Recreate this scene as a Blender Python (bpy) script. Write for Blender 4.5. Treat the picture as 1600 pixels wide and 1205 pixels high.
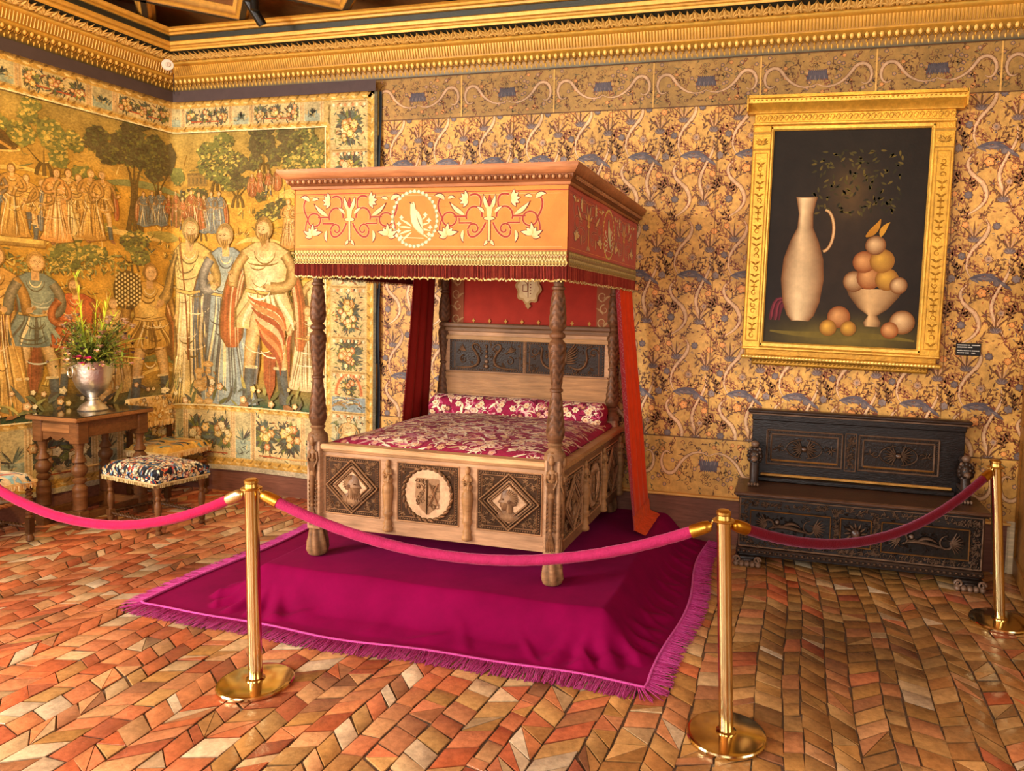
import bpy, math, random
import numpy as np
from mathutils import Vector, Matrix, Euler
PI = math.pi
for o in list(bpy.data.objects): bpy.data.objects.remove(o)
SC = bpy.context.scene
COL = SC.collection
rad = math.radians

# ------------------------------------------------------------------ camera
cam = bpy.data.cameras.new('camera')
co = bpy.data.objects.new('camera', cam); COL.objects.link(co)
co.location = (5.598, -5.501, 1.77)
yaw, pit, rol = rad(14.756), rad(-3.672), rad(1.481)
fw = Vector((-math.sin(yaw)*math.cos(pit), math.cos(yaw)*math.cos(pit), math.sin(pit)))
rt = Vector((math.cos(yaw), math.sin(yaw), 0)); up = rt.cross(fw)
r2 = rt*math.cos(rol)+up*math.sin(rol); u2 = up*math.cos(rol)-rt*math.sin(rol)
co.rotation_euler = Matrix((r2, u2, -fw)).transposed().to_euler()
cam.sensor_width = 36; cam.lens = 1119.4/1600*36
cam.shift_x = -141.2/1600; cam.shift_y = -46.7/1600
cam.clip_start = .05
SC.camera = co
# ------------------------------------------------------------------ world, lights, exposure
SC.view_settings.view_transform = 'Standard'
SC.view_settings.look = 'None'
SC.view_settings.gamma = 1
SC.view_settings.use_curve_mapping = False
SC.view_settings.exposure = 0.9
w = bpy.data.worlds.new('world'); SC.world = w; w.use_nodes = True
w.node_tree.nodes['Background'].inputs[0].default_value = (.85, .9, 1, 1)
w.node_tree.nodes['Background'].inputs[1].default_value = 1.0

def area(name, loc, target, sx, sy, power, color):
    l = bpy.data.lights.new(name, 'AREA'); l.shape = 'RECTANGLE'; l.size = sx; l.size_y = sy
    l.energy = power; l.color = color
    o = bpy.data.objects.new(name, l); COL.objects.link(o); o.location = loc
    o.rotation_euler = (Vector(target)-Vector(loc)).to_track_quat('-Z', 'Y').to_euler()
    return o
# daylight through the windows behind and beside the camera
area('window_daylight', (-.42, -5.7, 2.25), (3.6, -1.2, .9), 2.0, 2.8, 330, (1, .95, .87))
area('window_daylight', (2.2, -8.3, 2.3), (3.4, 0, 1.1), 2.2, 2.8, 120, (1, .95, .88))
area('window_daylight', (5.9, -8.3, 2.3), (5.2, 0, 1.0), 2.2, 2.8, 62, (1, .94, .86))
area('window_daylight', (8.9, -4.2, 2.2), (4.0, -2, 1.0), 1.8, 2.6, 22, (1, .9, .78))
def spot(loc, target, power, color, ang=70, blend=.8, size=.12):
    l = bpy.data.lights.new('lamp_light', 'SPOT'); l.energy = power; l.color = color
    l.spot_size = rad(ang); l.spot_blend = blend; l.shadow_soft_size = size
    o = bpy.data.objects.new('lamp_light', l); COL.objects.link(o); o.location = loc
    o.rotation_euler = (Vector(target)-Vector(loc)).to_track_quat('-Z', 'Y').to_euler()

# ------------------------------------------------------------------ helpers
def hx(s):
    s = s.lstrip('#'); v = [int(s[i:i+2], 16)/255 for i in (0, 2, 4)]
    return np.array([c/12.92 if c <= .04045 else ((c+.055)/1.055)**2.4 for c in v])
_hc = {}
def C(c):
    if isinstance(c, str):
        if c not in _hc: _hc[c] = hx(c)
        return _hc[c]
    return np.array(c, float)
def lerpc(a, b, t): return C(a)*(1-t)+C(b)*t

class G:
    """collects geometry with vertex colours"""
    def __init__(s): s.V = []; s.F = []; s.K = []; s.n = 0; s.M = None
    def add(s, V, F, col):
        V = np.asarray(V, float).reshape(-1, 3)
        if s.M is not None: V = V @ np.array(s.M.to_3x3()).T + np.array(s.M.translation)
        col = C(col)
        if col.ndim == 1: col = np.repeat(col[None, :], len(V), 0)
        s.V.append(V); s.K.append(col)
        if isinstance(F, np.ndarray): F = (F+s.n).tolist()
        else: F = [tuple(i+s.n for i in f) for f in F]
        s.F.extend(F); s.n += len(V)
    def box(s, x0, x1, y0, y1, z0, z1, col, bev=0):
        if bev > 0:
            b = min(bev, (x1-x0)*.45, (y1-y0)*.45, (z1-z0)*.45)
            V = []; idx = {}
            for ix in (0, 1):
                for iy in (0, 1):
                    for iz in (0, 1):
                        X = (x0, x1)[ix]; Y = (y0, y1)[iy]; Z = (z0, z1)[iz]
                        dx, dy, dz = (b, -b)[ix], (b, -b)[iy], (b, -b)[iz]
                        idx[ix, iy, iz, 0] = len(V); V.append((X, Y+dy, Z+dz))
                        idx[ix, iy, iz, 1] = len(V); V.append((X+dx, Y, Z+dz))
                        idx[ix, iy, iz, 2] = len(V); V.append((X+dx, Y+dy, Z))
            F = []
            I = lambda *a: idx[a]
            for k in (0, 1):
                F.append((I(k,0,0,0), I(k,1,0,0), I(k,1,1,0), I(k,0,1,0)))
                F.append((I(0,k,0,1), I(1,k,0,1), I(1,k,1,1), I(0,k,1,1)))
                F.append((I(0,0,k,2), I(1,0,k,2), I(1,1,k,2), I(0,1,k,2)))
            for a in (0, 1):
                for c in (0, 1):
                    F.append((I(0,a,c,1), I(1,a,c,1), I(1,a,c,2), I(0,a,c,2)))
                    F.append((I(a,0,c,0), I(a,1,c,0), I(a,1,c,2), I(a,0,c,2)))
                    F.append((I(a,c,0,0), I(a,c,1,0), I(a,c,1,1), I(a,c,0,1)))
            for a in (0, 1):
                for c in (0, 1):
                    for d in (0, 1): F.append((I(a,c,d,0), I(a,c,d,1), I(a,c,d,2)))
            s.add(V, F, col); return
        V = [(x, y, z) for x in (x0, x1) for y in (y0, y1) for z in (z0, z1)]
        s.add(V, [(0,1,3,2), (4,6,7,5), (0,4,5,1), (2,3,7,6), (0,2,6,4), (1,5,7,3)], col)
    def lathe(s, prof, c=(0, 0, 0), n=20, col='#888888', rfn=None, cfn=None, axis='z'):
        m = len(prof); V = np.zeros((m, n, 3)); K = np.zeros((m, n, 3)); base = C(col)
        th = np.arange(n)/n*2*PI
        for i, (r, z) in enumerate(prof):
            rr = np.full(n, float(r))
            if rfn is not None: rr = rfn(rr, th, z)
            V[i, :, 0] = rr*np.cos(th); V[i, :, 1] = rr*np.sin(th); V[i, :, 2] = z
            K[i] = base
            if cfn is not None: K[i] = cfn(rr, th, z)
        if axis == 'x': V = V[..., [2, 0, 1]]
        if axis == 'y': V = V[..., [1, 2, 0]]
        V = V.reshape(-1, 3)+np.array(c)
        F = []
        for i in range(m-1):
            for j in range(n):
                k = (j+1) % n
                F.append((i*n+j, i*n+k, (i+1)*n+k, (i+1)*n+j))
        F.append(tuple(range(n-1, -1, -1))); F.append(tuple((m-1)*n+j for j in range(n)))
        s.add(V, F, K.reshape(-1, 3))
    def tube(s, pts, r, n=8, col='#888888', caps=True, closed=False):
        P = np.asarray(pts, float); m = len(P)
        R = np.full(m, float(r)) if np.isscalar(r) else np.asarray(r, float)
        if closed: T = np.roll(P, -1, 0)-np.roll(P, 1, 0)
        else: T = np.gradient(P, axis=0)
        T /= np.linalg.norm(T, axis=1)[:, None]+1e-12
        a = np.array([0, 0, 1.]) if abs(T[0][2]) < .9 else np.array([1., 0, 0])
        N = np.cross(T[0], a); N /= np.linalg.norm(N)
        V = np.zeros((m, n, 3)); th = np.arange(n)/n*2*PI
        for i in range(m):
            N = N-T[i]*(N@T[i]); N /= np.linalg.norm(N)+1e-12; B = np.cross(T[i], N)
            V[i] = P[i]+R[i]*(np.cos(th)[:, None]*N+np.sin(th)[:, None]*B)
        F = []
        for i in range(m if closed else m-1):
            i2 = (i+1) % m
            for j in range(n):
                k = (j+1) % n; F.append((i*n+j, i*n+k, i2*n+k, i2*n+j))
        if caps and not closed: F.append(tuple(range(n-1, -1, -1))); F.append(tuple((m-1)*n+j for j in range(n)))
        s.add(V.reshape(-1, 3), F, col)
    def ell(s, c, r, col='#888888', n=12, m=8):
        V = []; F = []
        for i in range(m+1):
            p = PI*i/m
            for j in range(n):
                t = 2*PI*j/n
                V.append((c[0]+r[0]*math.sin(p)*math.cos(t), c[1]+r[1]*math.sin(p)*math.sin(t), c[2]+r[2]*math.cos(p)))
        for i in range(m):
            for j in range(n):
                k = (j+1) % n; F.append((i*n+j, i*n+k, (i+1)*n+k, (i+1)*n+j))
        s.add(V, F, col)
    def grid(s, us, vs, fn, col='#888888', cfn=None):
        U, W = np.meshgrid(us, vs, indexing='ij')
        X, Y, Z = fn(U, W); V = np.stack([X+0*U, Y+0*U, Z+0*U], -1).reshape(-1, 3)
        a, b = U.shape; I = np.arange(a*b).reshape(a, b)
        F = np.stack([I[:-1, :-1], I[1:, :-1], I[1:, 1:], I[:-1, 1:]], -1).reshape(-1, 4)
        K = C(col) if cfn is None else cfn(U, W).reshape(-1, 3)
        s.add(V, F, K)
    def draw(s, D, fn):
        V, F3, F4, K = D.arrays()
        X, Y, Z = fn(V[:, 0], V[:, 1], V[:, 2])
        P = np.stack([X+0*V[:, 0], Y+0*V[:, 0], Z+0*V[:, 0]], -1)
        n0 = s.n
        if s.M is not None: P = P @ np.array(s.M.to_3x3()).T + np.array(s.M.translation)
        s.V.append(P); s.K.append(K)
        s.F.extend((F3+n0).tolist()); s.F.extend((F4+n0).tolist()); s.n += len(P)
    def sweep(s, prof, path, col, closed_prof=False):
        """prof (o,z) offsets carried along plan path [(x,y)], o measured to the left-hand normal"""
        P = np.asarray(path, float); m = len(P); k = len(prof)
        V = np.zeros((m, k, 3))
        for i in range(m):
            d0 = P[i]-P[i-1] if i > 0 else P[1]-P[0]; d1 = P[i+1]-P[i] if i < m-1 else P[-1]-P[-2]
            d0 = d0/np.linalg.norm(d0); d1 = d1/np.linalg.norm(d1)
            n0 = np.array([-d0[1], d0[0]]); n1 = np.array([-d1[1], d1[0]])
            nn = n0+n1; nn /= np.linalg.norm(nn); nn /= max(.3, nn@n0)
            for j, (o, z) in enumerate(prof): V[i, j, :2] = P[i]+nn*o; V[i, j, 2] = z
        F = []
        kk = k if closed_prof else k-1
        for i in range(m-1):
            for j in range(kk):
                j2 = (j+1) % k; F.append((i*k+j, i*k+j2, (i+1)*k+j2, (i+1)*k+j))
        if closed_prof: F.append(tuple(range(k))); F.append(tuple((m-1)*k+j for j in range(k-1, -1, -1)))
        K = C(col)
        if K.ndim == 2: K = np.tile(K, (m, 1))
        s.add(V.reshape(-1, 3), F, K)

class D2:
    """flat drawing in (u,v) with relief height h"""
    def __init__(s, sub=0): s.V = []; s.T = []; s.Q = []; s.K = []; s.n = 0; s.sub = sub; s._c = None
    def _add(s, V, T, Q, K):
        s.V.append(V); s.K.append(K)
        if len(T): s.T.append(np.asarray(T)+s.n)
        if len(Q): s.Q.append(np.asarray(Q)+s.n)
        s.n += len(V); s._c = None
    def arrays(s):
        if s._c is None:
            s._c = (np.concatenate(s.V), np.concatenate(s.T) if s.T else np.zeros((0, 3), int),
                    np.concatenate(s.Q) if s.Q else np.zeros((0, 4), int), np.concatenate(s.K))
        return s._c
    def blob(s, pts, col, h=0, dome=0, col2=None):
        P = np.asarray(pts, float)
        if s.sub and np.ptp(P, axis=0).max() > .35:
            Q = []
            for a, b in zip(P, np.roll(P, -1, 0)):
                k = max(1, int(np.linalg.norm(b-a)/.05)); Q += [a+(b-a)*i/k for i in range(k)]
            Q = np.array(Q); m = len(Q); c0 = P.mean(0); nr = 18
            W = np.concatenate([c0+(Q-c0)*(i+1)/nr for i in range(nr)]+[c0[None]]); V = np.zeros((len(W), 3)); V[:, :2] = W; V[:, 2] = h
            I = np.arange(nr*m).reshape(nr, m); J = np.roll(I, -1, 1)
            K = np.repeat(C(col)[None], len(V), 0)
            if col2 is not None:
                t = np.concatenate([np.full(m, (i+1)/nr) for i in range(nr)]+[np.zeros(1)])[:, None]; K = C(col2)*(1-t)+C(col)*t
            s._add(V, np.stack([I[0], J[0], np.full(m, nr*m)], -1), np.stack([I[:-1], J[:-1], J[1:], I[1:]], -1).reshape(-1, 4), K); return
        n = len(P)
        V = np.zeros((n+1, 3)); V[:n, :2] = P; V[n, :2] = P.mean(0); V[:, 2] = h; V[n, 2] = h+dome
        K = np.repeat(C(col)[None], n+1, 0)
        if col2 is not None: K[n] = C(col2)
        i = np.arange(n); s._add(V, np.stack([i, (i+1) % n, np.full(n, n)], -1), [], K)
    def disc(s, x, y, rx, ry=None, col='#fff', h=0, dome=0, col2=None, n=12, rot=0, lobes=0, amp=0, ph=0):
        ry = rx if ry is None else ry
        t = np.arange(n)/n*2*PI; r = 1+amp*np.cos(lobes*t+ph) if lobes else 1
        a, b = rx*r*np.cos(t), ry*r*np.sin(t)
        s.blob(np.stack([x+a*math.cos(rot)-b*math.sin(rot), y+a*math.sin(rot)+b*math.cos(rot)], -1), col, h, dome, col2)
    def stroke(s, pts, w, col, h=0, dome=0, taper='b', cole=None, colend=None):
        P = np.asarray(pts, float)
        if s.sub and len(P) == 2 and np.abs(P[1]-P[0]).max() > s.sub:
            P = P[0]+(P[1]-P[0])*np.linspace(0, 1, int(np.abs(P[1]-P[0]).max()/s.sub)+2)[:, None]
        m = len(P); t = np.linspace(0, 1, m)
        if callable(w): W = np.array([w(x) for x in t])
        else:
            W = np.full(m, float(w))
            if taper == 'b': W *= np.clip(np.sin(PI*np.clip(t, .03, .97))**.6, .12, 1)
            elif taper == 'e': W *= (1-t)**.7*.95+.05
            elif taper == 'l': W *= np.sin(PI*np.clip(t, .02, .98)**.75)**.9
        T = np.gradient(P, axis=0); T /= np.linalg.norm(T, axis=1)[:, None]+1e-12
        N = np.stack([-T[:, 1], T[:, 0]], -1)
        V = np.zeros((m, 3, 3)); V[:, 0, :2] = P+N*W[:, None]/2; V[:, 1, :2] = P; V[:, 2, :2] = P-N*W[:, None]/2
        V[:, :, 2] = h; V[:, 1, 2] = h+dome*np.clip(W/(W.max()+1e-9), .2, 1)
        c = C(col); K = np.zeros((m, 3, 3)); K[:] = c
        if colend is not None: K[:] = (c*(1-t[:, None])+C(colend)*t[:, None])[:, None, :]
        if cole is not None: K[:, 0] = C(cole); K[:, 2] = C(cole)
        I = np.arange(m*3).reshape(m, 3)
        Q = np.concatenate([np.stack([I[:-1, a], I[1:, a], I[1:, a+1], I[:-1, a+1]], -1) for a in (0, 1)])
        s._add(V.reshape(-1, 3), [], Q, K.reshape(-1, 3))
    def leaf(s, x, y, ang, L, w, col, h=0, dome=0, curl=0, cole=None, n=7, colend=None):
        t = np.linspace(0, 1, n); a = ang+curl*t
        dx = np.cos(a)*L/(n-1); dy = np.sin(a)*L/(n-1)
        P = np.stack([x+np.concatenate([[0], np.cumsum(dx[:-1])]), y+np.concatenate([[0], np.cumsum(dy[:-1])])], -1)
        s.stroke(P, w, col, h, dome, 'l', cole, colend); return P
    def rect(s, x0, x1, y0, y1, col, h=0):
        if s.sub:
            nu, nv = int((x1-x0)/s.sub)+2, int((y1-y0)/s.sub)+2
            U, W = np.meshgrid(np.linspace(x0, x1, nu), np.linspace(y0, y1, nv), indexing='ij'); I = np.arange(nu*nv).reshape(nu, nv)
            V = np.stack([U.ravel(), W.ravel(), np.full(nu*nv, float(h))], -1)
            s._add(V, [], np.stack([I[:-1, :-1], I[1:, :-1], I[1:, 1:], I[:-1, 1:]], -1).reshape(-1, 4), np.repeat(C(col)[None], nu*nv, 0)); return
        V = np.array([(x0, y0, h), (x1, y0, h), (x1, y1, h), (x0, y1, h)], float)
        s._add(V, [], [(0, 1, 2, 3)], np.repeat(C(col)[None], 4, 0))
    def paste(s, o, dx=0, dy=0, sx=1, sy=1, rot=0, dh=0, tint=None):
        V, T, Q, K = o.arrays(); V2 = V.copy()
        a, b = V[:, 0]*sx, V[:, 1]*sy; c, d = math.cos(rot), math.sin(rot)
        V2[:, 0] = a*c-b*d+dx; V2[:, 1] = a*d+b*c+dy; V2[:, 2] += dh
        s._add(V2, T, Q, K if tint is None else K*np.asarray(tint))
    def frame(s, x0, x1, y0, y1, w, col, h=0, dome=0):
        for a, b in (((x0, y0), (x1, y0)), ((x1, y0), (x1, y1)), ((x1, y1), (x0, y1)), ((x0, y1), (x0, y0))):
            s.stroke([a, b], w, col, h, dome, None)
    def beads(s, a, b, n, r, col, h=0, dome=.004, m=6):
        for i in range(n):
            t = (i+.5)/n; s.disc(a[0]+(b[0]-a[0])*t, a[1]+(b[1]-a[1])*t, r, r, col, h, dome, n=m)

def bez(p0, p1, p2, p3, n=12):
    t = np.linspace(0, 1, n)[:, None]; p0, p1, p2, p3 = map(np.array, (p0, p1, p2, p3))
    return (1-t)**3*p0+3*(1-t)**2*t*p1+3*(1-t)*t*t*p2+t**3*p3
def spiral(x, y, r0, r1, a0, turns, n=18):
    t = np.linspace(0, 1, n); r = r0+(r1-r0)*t; a = a0+turns*2*PI*t
    return np.stack([x+r*np.cos(a), y+r*np.sin(a)], -1)
def arcp(x, y, rx, ry, a0, a1, n=14):
    t = np.linspace(a0, a1, n); return np.stack([x+rx*np.cos(t), y+ry*np.sin(t)], -1)

# ------------------------------------------------------------------ materials
def mat(name, rough=.6, metal=0, var=.15, vs=20, bump=0, bs=60, sheen=0, sheen_tint=None, coat=0, stretch=(1, 1, 1),
        dark=None, spec=.5, weave=0, vs2=None, trans=0):
    m = bpy.data.materials.new(name); m.use_nodes = True; nt = m.node_tree; N = nt.nodes; L = nt.links
    b = N['Principled BSDF']; b.inputs['Roughness'].default_value = rough; b.inputs['Metallic'].default_value = metal
    b.inputs['Specular IOR Level'].default_value = spec
    if sheen: b.inputs['Sheen Weight'].default_value = sheen; b.inputs['Sheen Roughness'].default_value = .35
    if sheen_tint is not None: b.inputs['Sheen Tint'].default_value = (*sheen_tint, 1)
    if coat: b.inputs['Coat Weight'].default_value = coat; b.inputs['Coat Roughness'].default_value = .12
    at = N.new('ShaderNodeAttribute'); at.attribute_name = 'Col'
    tc = N.new('ShaderNodeTexCoord'); mp = N.new('ShaderNodeMapping'); mp.inputs['Scale'].default_value = stretch
    L.new(tc.outputs['Object'], mp.inputs['Vector'])
    ns = N.new('ShaderNodeTexNoise'); ns.inputs['Scale'].default_value = vs; ns.inputs['Detail'].default_value = 6
    ns.inputs['Roughness'].default_value = .65
    L.new(mp.outputs[0], ns.inputs['Vector'])
    mr = N.new('ShaderNodeMapRange'); mr.inputs[1].default_value = .3; mr.inputs[2].default_value = .7
    mr.inputs[3].default_value = 1-var; mr.inputs[4].default_value = 1+var
    L.new(ns.outputs['Fac'], mr.inputs[0])
    mx = N.new('ShaderNodeVectorMath'); mx.operation = 'SCALE'
    L.new(at.outputs['Color'], mx.inputs[0]); L.new(mr.outputs[0], mx.inputs['Scale'])
    out = mx.outputs[0]
    if vs2:
        n2 = N.new('ShaderNodeTexNoise'); n2.inputs['Scale'].default_value = vs2[0]; n2.inputs['Detail'].default_value = 3
        L.new(tc.outputs['Object'], n2.inputs['Vector'])
        r2 = N.new('ShaderNodeMapRange'); r2.inputs[1].default_value = .35; r2.inputs[2].default_value = .65
        r2.inputs[3].default_value = 1-vs2[1]; r2.inputs[4].default_value = 1+vs2[1]; L.new(n2.outputs['Fac'], r2.inputs[0])
        m2 = N.new('ShaderNodeVectorMath'); m2.operation = 'SCALE'; L.new(out, m2.inputs[0]); L.new(r2.outputs[0], m2.inputs['Scale']); out = m2.outputs[0]
    L.new(out, b.inputs['Base Color'])
    if bump:
        bn = N.new('ShaderNodeTexNoise'); bn.inputs['Scale'].default_value = bs; bn.inputs['Detail'].default_value = 5
        L.new(mp.outputs[0], bn.inputs['Vector'])
        bp = N.new('ShaderNodeBump'); bp.inputs['Strength'].default_value = bump; bp.inputs['Distance'].default_value = .01
        L.new(bn.outputs['Fac'], bp.inputs['Height']); L.new(bp.outputs[0], b.inputs['Normal'])
    return m
M = dict(
    floor=mat('waxed_terracotta', .27, var=.26, vs=30, bump=.22, bs=55, spec=.5, vs2=(1.4, .2)),
    leather=mat('gilded_leather', .5, var=.28, vs=22, bump=.2, bs=120, spec=.3, vs2=(2.2, .2)),
    plaster=mat('painted_plaster', .8, var=.08, vs=8),
    tapestry=mat('woven_tapestry', .85, var=.38, vs=48, bump=.5, bs=260, stretch=(1, 1, 1.6), spec=.2, vs2=(9, .18)),
    gilt=mat('gilded_wood', .36, metal=.55, var=.22, vs=24, bump=.2, bs=90, spec=.5, vs2=(3, .12)),
    giltpaint=mat('painted_gilt_wood', .5, metal=.2, var=.18, vs=22, bump=.15, bs=70, spec=.5),
    wood=mat('carved_walnut', .36, var=.3, vs=14, bump=.25, bs=60, stretch=(1, 1, 4), spec=.16, vs2=(3, .16)),
    woodh=mat('walnut_board', .38, var=.28, vs=10, bump=.2, bs=50, stretch=(.5, 4, 6), spec=.14, vs2=(3, .2)),
    ebony=mat('blackened_oak', .3, var=.4, vs=18, bump=.3, bs=60, stretch=(.6, 2, 3), spec=.28),
    ebonyc=mat('carved_black_oak', .26, var=.35, vs=18, bump=.2, bs=60, spec=.4),
    carve=mat('carved_walnut_relief', .3, var=.25, vs=30, bump=.2, bs=80, spec=.1, vs2=(4, .15)),
    velvet=mat('magenta_velvet', .85, var=.16, vs=5, bump=.12, bs=24, sheen=.06, sheen_tint=(1, .2, .6), spec=.06),
    cloth=mat('silk_cloth', .7, var=.12, vs=10, bump=.15, bs=150, sheen=.2, spec=.25, vs2=(3, .08)),
    drape=mat('red_drape', .8, var=.12, vs=10, bump=.1, bs=120, sheen=.25, sheen_tint=(1, .5, .3), spec=.2),
    brocade=mat('brocade', .8, var=.24, vs=40, bump=.3, bs=200, sheen=.04, spec=.15),
    rope=mat('velvet_rope', .8, var=.14, vs=30, bump=.4, bs=160, sheen=.3, sheen_tint=(1, .4, .6), spec=.1),
    brass=mat('polished_brass', .13, metal=1, var=.06, vs=12, spec=.5),
    dbrass=mat('aged_brass', .3, metal=1, var=.15, vs=40, spec=.5),
    silver=mat('hammered_silver', .36, metal=1, var=.12, vs=12, bump=.25, bs=50),
    metal=mat('black_metal', .3, metal=.3, var=.05, vs=10),
    plastic=mat('white_plastic', .4, var=.03, vs=10),
    paint=mat('oil_paint', .5, var=.2, vs=8, bump=.1, bs=60, spec=.15),
    plant=mat('plant', .6, var=.2, vs=60, spec=.3),
    glass=None)

def smooth(me, ang=40):
    me.polygons.foreach_set('use_smooth', [True]*len(me.polygons))
    me.set_sharp_from_angle(angle=rad(ang))
def wloc(p):
    v = Vector((0, 0, 0))
    while p is not None: v += p.location; p = p.parent
    return v
def obj(name, g, m, parent=None, smoothang=40):
    V = np.concatenate(g.V); K = np.concatenate(g.K)
    if parent is not None: off = np.array(wloc(parent))
    else:
        lo, hi = V.min(0), V.max(0); off = np.array([(lo[0]+hi[0])/2, (lo[1]+hi[1])/2, lo[2]])
    me = bpy.data.meshes.new(name); me.from_pydata((V-off).tolist(), [], g.F)
    ca = me.color_attributes.new('Col', 'FLOAT_COLOR', 'POINT')
    ca.data.foreach_set('color', np.concatenate([np.clip(K, 0, 1), np.ones((len(K), 1))], 1).astype(np.float32).ravel())
    me.materials.append(M[m] if isinstance(m, str) else m)
    if smoothang: smooth(me, smoothang)
    me.update()
    o = bpy.data.objects.new(name, me); COL.objects.link(o)
    if parent is not None: o.parent = parent
    else: o.location = off
    return o
def tag(o, label, cat, group=None, kind=None):
    o['label'] = label; o['category'] = cat
    if group: o['group'] = group
    if kind: o['kind'] = kind
    return o
def thing(name, label, cat, loc=(0, 0, 0), group=None):
    o = bpy.data.objects.new(name, None); COL.objects.link(o); o.location = loc; o.empty_display_size = .1
    return tag(o, label, cat, group)
def struct(name, g, m, sm=40):
    o = obj(name, g, m, None, sm); o['kind'] = 'structure'; return o
def dup(root, loc, rotz, label=None):
    r = root.copy(); COL.objects.link(r); r.location = loc; r.rotation_euler = (0, 0, rotz)
    if label: r['label'] = label
    for ch in list(root.children):
        c = ch.copy(); COL.objects.link(c); c.parent = r
        for gch in ch.children:
            d = gch.copy(); COL.objects.link(d); d.parent = c
    return r
R = random.Random(7)
LWA = rad(6)   # the left wall opens slightly outwards
LWX = lambda y: y*math.tan(LWA)   # x of the left wall at y (<0)

# ================================================================== ROOM
# ---------- floor of terracotta tiles
def build_floor():
    g = G(); rr = random.Random(3)
    g.add([(-1.3, -8.6, -.01), (9.2, -8.6, -.01), (9.2, .3, -.01), (-1.3, .3, -.01)], [(0, 1, 2, 3)], '#7a6856')
    pal = ['#bd6c44', '#b05c3a', '#c47e52', '#c8905e', '#bf8a5a', '#cba67a', '#bf9a6c', '#a25638', '#ab7048', '#ceae86', '#94603f', '#d2b690']
    def warp(x, y):
        return (x+.02*math.sin(1.3*y+.7*x)+.015*math.sin(3.1*y+1.9*x), y+.03*math.sin(1.7*x+.4*y)+.02*math.sin(4.3*x))
    x = -1.25; k = 0
    while x < 9.1:
        kind = [0, 1, 0, 0, 1, 2, 1, 1, 0, 2, 1, 0, 1][k % 13]
        w = (.128, .122, .095)[kind]*rr.uniform(.85, 1.15)
        A0 = (.070, -.070, .010)[kind]; ph = rr.uniform(0, 6.28); fr = rr.uniform(1.2, 2.4)
        sl = lambda y: A0*(1+.55*math.sin(fr*y+ph)) if kind < 2 else .03*math.sin(fr*y+ph)
        y = -8.5+rr.uniform(0, .1)
        while y < .1:
            L = (.112 if kind < 2 else .125)*rr.uniform(.82, 1.2)
            if rr.random() < .07: L *= .5
            gp = .0026*rr.uniform(.6, 1.8); j = .005
            q4 = [(x+gp, y+gp), (x+w-gp, y+gp+sl(y)), (x+w-gp, y+L-gp+sl(y+L)), (x+gp, y+L-gp)]
            q4 = [warp(a+rr.uniform(-j, j), b+rr.uniform(-j, j)) for a, b in q4]
            polys = [q4]
            if rr.random() < (.22 if kind < 2 else .05):
                d = .006
                if rr.random() < .5: polys = [[q4[0], q4[1], q4[2]], [q4[0], q4[2], q4[3]]]
                else: polys = [[q4[0], q4[1], q4[3]], [q4[1], q4[2], q4[3]]]
                polys = [[(sum(t[0] for t in P)/3+(a-sum(t[0] for t in P)/3)*.95, sum(t[1] for t in P)/3+(b-sum(t[1] for t in P)/3)*.95) for a, b in P] for P in polys]
            for q in polys:
                n = len(q); redness = .5+.5*math.tanh((3.6-x)*.5)  # hue shift across the room: part real tone, part light put into colour
                c = rr.choice(pal)
                if rr.random() < .45: c = rr.choice(['#c0683e', '#b65c36', '#ca7c4c', '#c4744a'] if rr.random() < redness+.1 else ['#b07c42', '#a57240', '#bb8a50'])
                if x > 4.7 and rr.random() < min(.8, (x-4.7)*1.0): c = rr.choice(['#a87840', '#b4824a', '#9c6c3a', '#bc8e56', '#a8703c', '#94683c', '#b5764a'])
                cc = C(c)*rr.uniform(.74, 1.12)
                # a dark stain at the right, softer darker patches towards the left
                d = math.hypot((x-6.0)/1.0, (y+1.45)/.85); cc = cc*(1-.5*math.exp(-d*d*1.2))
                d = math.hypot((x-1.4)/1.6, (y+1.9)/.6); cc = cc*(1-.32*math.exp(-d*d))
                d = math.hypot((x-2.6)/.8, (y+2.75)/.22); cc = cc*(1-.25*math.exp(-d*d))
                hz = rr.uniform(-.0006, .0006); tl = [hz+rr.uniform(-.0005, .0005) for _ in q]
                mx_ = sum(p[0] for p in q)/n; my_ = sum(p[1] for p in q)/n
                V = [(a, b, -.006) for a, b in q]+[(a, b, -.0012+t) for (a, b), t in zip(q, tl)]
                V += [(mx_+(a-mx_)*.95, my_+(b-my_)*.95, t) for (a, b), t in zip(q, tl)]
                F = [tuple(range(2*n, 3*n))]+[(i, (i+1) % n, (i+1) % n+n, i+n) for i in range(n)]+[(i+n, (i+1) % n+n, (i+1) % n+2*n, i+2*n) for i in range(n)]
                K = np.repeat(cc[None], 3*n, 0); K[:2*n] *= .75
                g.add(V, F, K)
            y += L
        x += w; k += 1
    struct('floor', g, 'floor', 30)
build_floor()

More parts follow.
